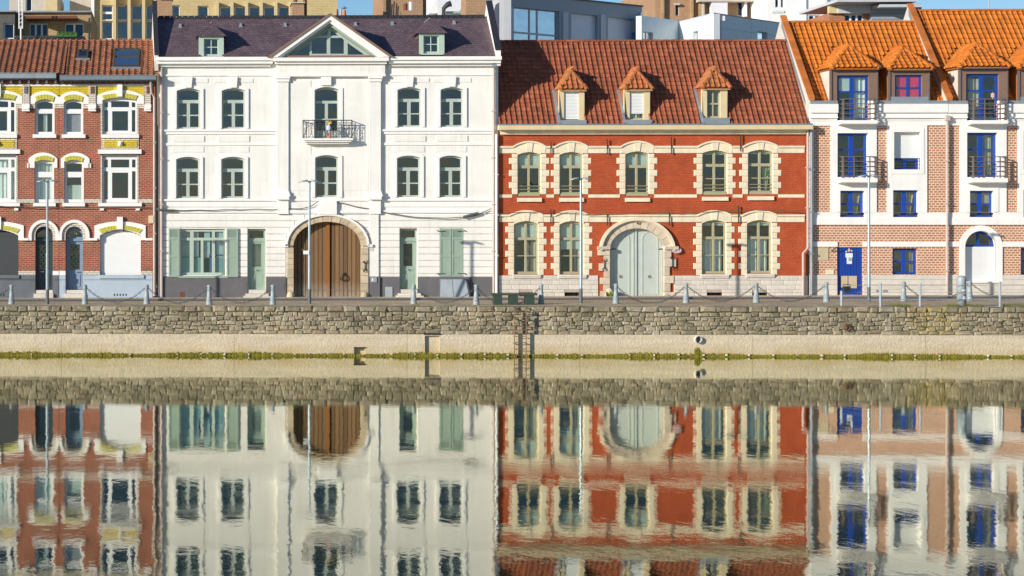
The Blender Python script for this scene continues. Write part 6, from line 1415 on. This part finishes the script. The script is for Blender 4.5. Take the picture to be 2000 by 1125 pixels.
# ochre office block
b = Block('tall ochre stone office block with rows of dark windows behind the slate roof', px=420, Y=22)
m_dkglass = glassmat('dark_glass', (.25, .3, .3), 1.2)
ws = [(198.5,9,220,39,1,2), (198.5,40,220,76,1), (227.5,9,249,39,1), (227.5,40,249,76,1), (256,9,277.5,39,1), (256,40,277.5,76,1), (284.5,9,300,39,1), (284.5,40,300,76,1), (336,10,351,34,1), (386,11,407,34,1)]
ws += [(429+28.6*i, 13, 450.5+28.6*i, 40, 1) for i in range(5)]
wall = b.front(178, 659, -30, m_ochre, [(w[0], w[1], w[2], w[3], w[4], w[5] if len(w) > 5 else 1) for w in ws], back=12, frame=m_lav, glass=m_dkglass)
for x in (221, 249.5, 278, 300.5): b.box(x, -30, x+5.5, 80, 21.6, 22.0, 'mullion_pier', m_ochrestone)
for i in range(6): b.box(422+28.6*i, 3, 427.5+28.6*i, 45, 21.6, 22.0, 'mullion_pier', m_ochrestone)
b.box(178, -30, 184, 82, 21.8, 22.0, 'corner_pilaster', m_wash)
ch = Block('brown brick chimney stack beside the left slate parapet', 'chimney', 318, 9, 'chimney'); ch.front(307, 336, -4, m_brown, back=1.2); ch.box(305, -8, 338, -4, 8.8, 10.3, 'cap', m_concrete)
ch = Block('small brick chimney in front of the ochre office block, with two pipes', 'chimney', 585, 9, 'chimney'); ch.front(571, 594, 6, m_brown, back=1.2); ch.box(569, 4, 596, 6, 8.9, 10.3, 'cap', m_concrete)
for x in (578, 597): X = ch.X(x); MB().tube([(X, 9.4, ch.Z(28)), (X, 9.4, ch.Z(-6))], .09, 8).build('pipe', m_rust, ch.root)
for i, (px, w, hgt, mt_, lb) in enumerate(((659,2.2,18,m_rust,'slim red chimney pot left of the orange cowl'), (665.5,2.2,17,m_pink,'slim pale chimney pot next to the orange cowl'), (672.5,4,20,m_tileorange,'orange clay chimney pot with a metal cowl on the slate ridge'))):
    t = thing('chimney_pot', lb, 'chimney pot', (Bx(px, 2.6), 2.6, Bz(px, 33, 2.6))); X = Bx(px, 2.6); r = w/48*.9; z0, z1 = Bz(px, 33, 2.6), Bz(px, hgt, 2.6)
    MB().lathe((X, 2.6, z0), [(r*1.1, 0), (r, (z1-z0)*.5), (r*.75, (z1-z0)), (r*.6, (z1-z0))], 10).build('pot', mt_, t)
    if i == 2: MB().tube([(X, 2.6, z1), (X, 2.6, z1+.1)], .02, 5).lathe((X, 2.6, z1+.08), [(.13, 0), (.05, .06), (.01, .09)], 10).build('cowl', m_zinc, t)
# brown brick block and roof plant to the right of it
b = Block('tan brick tower behind the right part of the slate roof', px=785, Y=26)
b.front(752, 826, -30, m_brown, back=6); b.front(826, 860, -30, m_tan, [], 'side_wall', 28, 6); b.box(749, -30, 754, 40, 25.8, 26, 'corner_pier', m_tan)
t = MB(); 
for x, y in ((764, 8), (768, 3), (773, 6), (776, 12)): t.tube([(b.X(x, 24), 24, b.Z(40, 24)), (b.X(x+2, 24), 24, b.Z(y, 24))], .04, 5)
t.build('aerial', m_iron, b.root)
for x, y, mt_ in ((792, 7, m_rust), (802.5, 4, m_pvc)): MB().tube([(b.X(x, 24), 24, b.Z(40, 24)), (b.X(x, 24), 24, b.Z(y, 24))], .11, 8).build('flue', mt_, b.root)
b.box(786, 20, 808, 30, 23.6, 24.4, 'flue_base', m_brown)
b = Block('white walled roof shed with a bent dark flue behind the slate ridge', 'shed', 880, 14, 'shed')
b.front(855, 908, -20, m_lav, back=4); MB().hull([(b.X(838),14,b.Z(26)),(b.X(855),14,b.Z(26)),(b.X(855),15,b.Z(26)),(b.X(838),15,b.Z(26)),(b.X(853),14,b.Z(-8)),(b.X(855),14,b.Z(-8)),(b.X(855),15,b.Z(-8)),(b.X(853),15,b.Z(-8))]).build('sloping_cheek', m_wash, b.root)
MB().tube([(b.X(866, 13.4), 13.4, b.Z(30, 13.4)), (b.X(867, 13.4), 13.4, b.Z(16, 13.4)), (b.X(874, 13.4), 13.4, b.Z(9, 13.4)), (b.X(881, 13.4), 13.4, b.Z(7, 13.4))], [.1, .1, .13, .15], 8).build('flue', m_iron, b.root); b.box(868, 22, 907, 26, 13.6, 14, 'shed_sill', m_green)
ch = Block('broad orange brick chimney stack left of the right slate parapet', 'chimney', 928, 7, 'chimney'); ch.front(910, 949, -12, m_brown, back=1.4); ch.box(908, -15, 951, -12, 6.8, 8.6, 'cap', m_concrete)
b = Block('pale slatted stair tower squeezed beside the right slate parapet', 'stair_tower', 975, 16, 'stair tower'); b.front(958, 988, -20, m_concrete, back=4)
for y in range(-16, 80, 5): b.box(960, y, 980, y+1.8, 15.7, 16.0, 'slat', m_lav)
b.box(980, -20, 987, 80, 15.6, 16.0, 'corner_post', m_wash)
# oblique grey modern building: walls stand on a slanting plan
def slant(root, P0, P1, zt, mat, wins, name='wall', thick=.3, zb=GZ, glassm=None):
    """vertical wall between two plan points; windows as (t0,t1,z0,z1,kind) along it"""
    a, b_ = Vector((*P0, 0)), Vector((*P1, 0)); d = (b_-a); L = d.length; d.normalize(); n = Vector((d.y, -d.x, 0)); hs = [opening(w[0]*L, w[1]*L, w[2], w[3]) for w in wins]
    m = MB().plate([(0, zb), (L, zb), (L, zt), (0, zt)], hs, 0, thick)
    def T(v): p = a+d*v[0]-n*v[1]; return (p.x, p.y, v[2])
    m.v = [T(v) for v in m.v]; w_ = m.build(name, mat, root)
    for w in wins:
        x0, x1, z0, z1, k = w[0]*L, w[1]*L, w[2], w[3], w[4]
        if k == 'panel': q = MB().box(x0, x1, .17, .2, z0, z1); q.v = [T(v) for v in q.v]; q.build('blind_panel', w[5], root)
        else:
            hs2 = []; fr = [0]+list(k)+[1]; zs = [0, .3, 1] if len(w) <= 6 else [0, 1]
            for i in range(len(fr)-1):
                for j in range(len(zs)-1): hs2.append(opening(x0+(x1-x0)*fr[i]+.05, x0+(x1-x0)*fr[i+1]-.03, z0+(z1-z0)*zs[j]+.04, z0+(z1-z0)*zs[j+1]-.04))
            q = MB().plate(opening(x0+.004, x1-.004, z0+.004, z1-.004), hs2, .12, .18); q.v = [T(v) for v in q.v]; f = q.build('window', m_graylt, root)
            for hq in hs2: q = MB().plate(hq, [], .15, 0, sides=False); q.v = [T(v) for v in q.v]; q.build('pane', glassm or m_skyglass, f)
            q = MB().box(x0, x1, .6, .65, z0, z1); q.v = [T(v) for v in q.v]; q.build('room', m_skyback, f)  # plate behind the panes carries the painted sky reflection
    return w_
P0, P1 = (Bx(985, 7), 7), (Bx(1254, 12.6), 12.6); zt = Bz(1254, 13.5, 12.6)
g = thing('modern_building', 'grey clad modern building with blue glazing above the red tiled ridge', 'building', (*P0, GZ))
zz = lambda px, py: Bz(px, py, 7+(px-985)/269*5.6)
slant(g, P0, P1, zt, m_graypanel, [(.065,.385,zz(1040,86),zz(1040,17.5),(.38,.55)), (.47,.665,zz(1140,86),zz(1140,28),'panel',m_lav), (.74,.935,zz(1210,86),zz(1210,35),'panel',m_lav)])
slant(g, (P0[0]-.05, P0[1]+8), P0, zt, m_graylt, [], 'side_wall'); slant(g, P1, (P1[0]-3, P1[1]+8), zt, m_graylt, [], 'side_wall')
MB().hull([(P0[0],P0[1]-.08,zt),(P1[0]+.05,P1[1]-.08,zt),(P1[0]-3,P1[1]+8,zt),(P0[0],P0[1]+8,zt),(P0[0],P0[1]-.08,zt+.06),(P1[0]+.05,P1[1]-.08,zt+.06),(P1[0]-3,P1[1]+8,zt+.06),(P0[0],P0[1]+8,zt+.06)]).build('roof_edge', m_plinth, g)
def along(t, off=-.03): return Vector((P0[0]+(P1[0]-P0[0])*t, P0[1]+(P1[1]-P0[1])*t, 0))+Vector(((P1[1]-P0[1]), -(P1[0]-P0[0]), 0)).normalized()*-off
for t in (.04, .425, .70, .955):
    a_, b_ = along(t-.018, -.05), along(t+.018, -.05); a2, b2 = along(t-.018, .1), along(t+.018, .1); z0, z1 = GZ+5, zz(985+269*t, 13 if t < .1 else 16+t*18)
    if t < .95: MB().hull([(a_.x,a_.y,z0),(b_.x,b_.y,z0),(b2.x,b2.y,z0),(a2.x,a2.y,z0),(a_.x,a_.y,z1),(b_.x,b_.y,z1),(b2.x,b2.y,z1),(a2.x,a2.y,z1)]).build('pier', m_graylt, g)
p = along(.978, -.12); MB().tube([(p.x, p.y, GZ+5), (p.x, p.y, zt-.3)], .07, 8).build('downpipe', m_graylt, g)
# pale panel block with a corner towards us
K0, K1, K2, K3 = (Bx(1253, 11.5), 11.5), (Bx(1326, 13.6), 13.6), (Bx(1394, 10), 10), (Bx(1560, 15.5), 15.5); zt = Bz(1394, 27, 10)
g = thing('panel_building', 'pale blue panelled flat-roofed building above the right part of the red roof', 'building', (*K2, GZ))
slant(g, K0, K1, Bz(1326, 40, 13.6), m_panel, [(.05,.3,Bz(1265,84,12),Bz(1265,63,12),(.5,))]); slant(g, K1, K2, zt, m_panel, [(.43,.55,Bz(1357,84,12),Bz(1357,62,12),(),None,1)]); slant(g, K2, K3, zt, m_panel, [(.5,.62,Bz(1480,86,13),Bz(1480,62,13),(),None,1)])
MB().hull([(K1[0],K1[1],zt-.002),(K2[0],K2[1],zt-.002),(K3[0],K3[1],zt-.002),(K3[0]-6,K3[1]+9,zt-.002),(K1[0],K1[1],zt+.05),(K2[0],K2[1]-.05,zt+.05),(K3[0],K3[1]-.05,zt+.05),(K3[0]-6,K3[1]+9,zt+.05)]).build('roof_edge', m_graylt, g)
jt = MB()
for A_, B_ in ((K1, K2), (K2, K3)):
    a_, b_ = Vector((*A_, 0)), Vector((*B_, 0)); d = (b_-a_); n = Vector((d.y, -d.x, 0)).normalized()*.004
    for z in (zt-.62, zt-1.25): jt.quad(*[(q+n+Vector((0, 0, zq))) for q, zq in ((a_, z), (b_, z), (b_, z+.015), (a_, z+.015))])
    for t in (.1, .43, .55, .88): q = a_+d*t+n; w = d.normalized()*.008; jt.quad(q-w+Vector((0, 0, zt-2)), q+w+Vector((0, 0, zt-2)), q+w+Vector((0, 0, zt)), q-w+Vector((0, 0, zt)))
jt.build('panel_joint', m_graypanel, g)
dv = (Vector((*K3, 0))-Vector((*K2, 0))); q = Vector((*K2, 0))+dv*.06+Vector((dv.y, -dv.x, 0)).normalized()*.12; MB().tube([(q.x, q.y, zt-3), (q.x, q.y, zt-.28)], .07, 8).box(q.x-.13, q.x+.13, q.y-.1, q.y+.13, zt-.3, zt-.08).build('downpipe', m_pvc, g)
# brown brick tower and white flats
b = Block('brown brick apartment tower behind the pale panelled building', px=1390, Y=30); b.front(1280, 1498, -30, m_brown, [(1319,8,1327,31,1), (1441,3,1463,32,2), (1471,3,1479,32,1)], back=9)
for x in (1293, 1350, 1366): b.box(x, -30, x+4.5, 45, 29.75, 30, 'brick_rib', m_tan)
b.box(1372, -30, 1376, 45, 29.6, 30, 'rib', m_concrete); b.box(1365, -3, 1482, 3, 29.3, 30, 'balcony_slab', m_concrete); b.box(1390, 4, 1421, 40, 29.4, 29.9, 'garage_box', m_lav); b.box(1318, 6, 1328.5, 9.5, 29.8, 30, 'window_lintel', m_concrete); b.box(1454, 2, 1459, 32, 29.6, 30.1, 'white_shutter', m_wash)
b = Block('white rendered apartment building behind the orange roof', px=1560, Y=27); b.front(1499, 1622, -40, m_wash, [(1514,-8,1522,14.5,1), (1525,-8,1531,14.5,1), (1580,29,1603,45,2)], back=9)
b.box(1573, -40, 1575, 45, 26.9, 27, 'wall_joint', m_panel); b.box(1508, 20, 1532, 25, 26.95, 27, 'window_panel', m_panel); b.box(1545, 39, 1642, 44, 25.5, 26.9, 'lower_roof_edge', m_panel); MB().tube([(b.X(1610.5, 26.8), 26.8, b.Z(45)), (b.X(1610.5, 26.8), 26.8, b.Z(-20))], .05, 6).build('downpipe', m_pvc, b.root)
m_rb = brick('bright_red_brick', (.45, .13, .05), (.4, .11, .04), (.45, .3, .2), .2, .07, .012, .1, .004)
b = Block('flat-roofed house of red brick and grey cladding with deep eaves behind the orange roofs', px=1690, Y=20)
b.front(1620, 1702, 25, m_rb, [(1650,27,1687,43,3)], back=8); b.front(1702, 1800, 10, m_graypanel, [], 'grey_wall', 19.6, 7); b.box(1637, 2, 1702, 25.5, 19.7, 20.2, 'grey_cladding', m_graylt); b.box(1620, 3, 1637, 25.5, 19.8, 20.1, 'ochre_wall', m_ochrestone)
for y in (16, 26, 37): b.box(1702, y, 1800, y+.7, 19.585, 19.6, 'panel_joint', m_plinth)
b.box(1635, -2, 1792, 3.5, 18.4, 24, 'eaves', m_graylt); b.box(1718, 8, 1800, 14, 18.6, 24, 'eaves', m_graylt); b.box(1734, -30, 1780, -2, 19.5, 23, 'top_storey', m_graypanel); b.box(1772, -30, 1780, 4, 19.2, 19.5, 'glass_screen', m_panel)
an = thing('aerial_pole', 'thin aerial pole on the ridge of the tall orange roof', 'aerial', (Bx(1932, 5), 5, Bz(1932, 24, 5))); MB().tube([(Bx(1932, 5), 5, Bz(1932, 24, 5)), (Bx(1932, 5), 5, Bz(1932, -25, 5))], .02, 5).build('pole', m_pink, an)
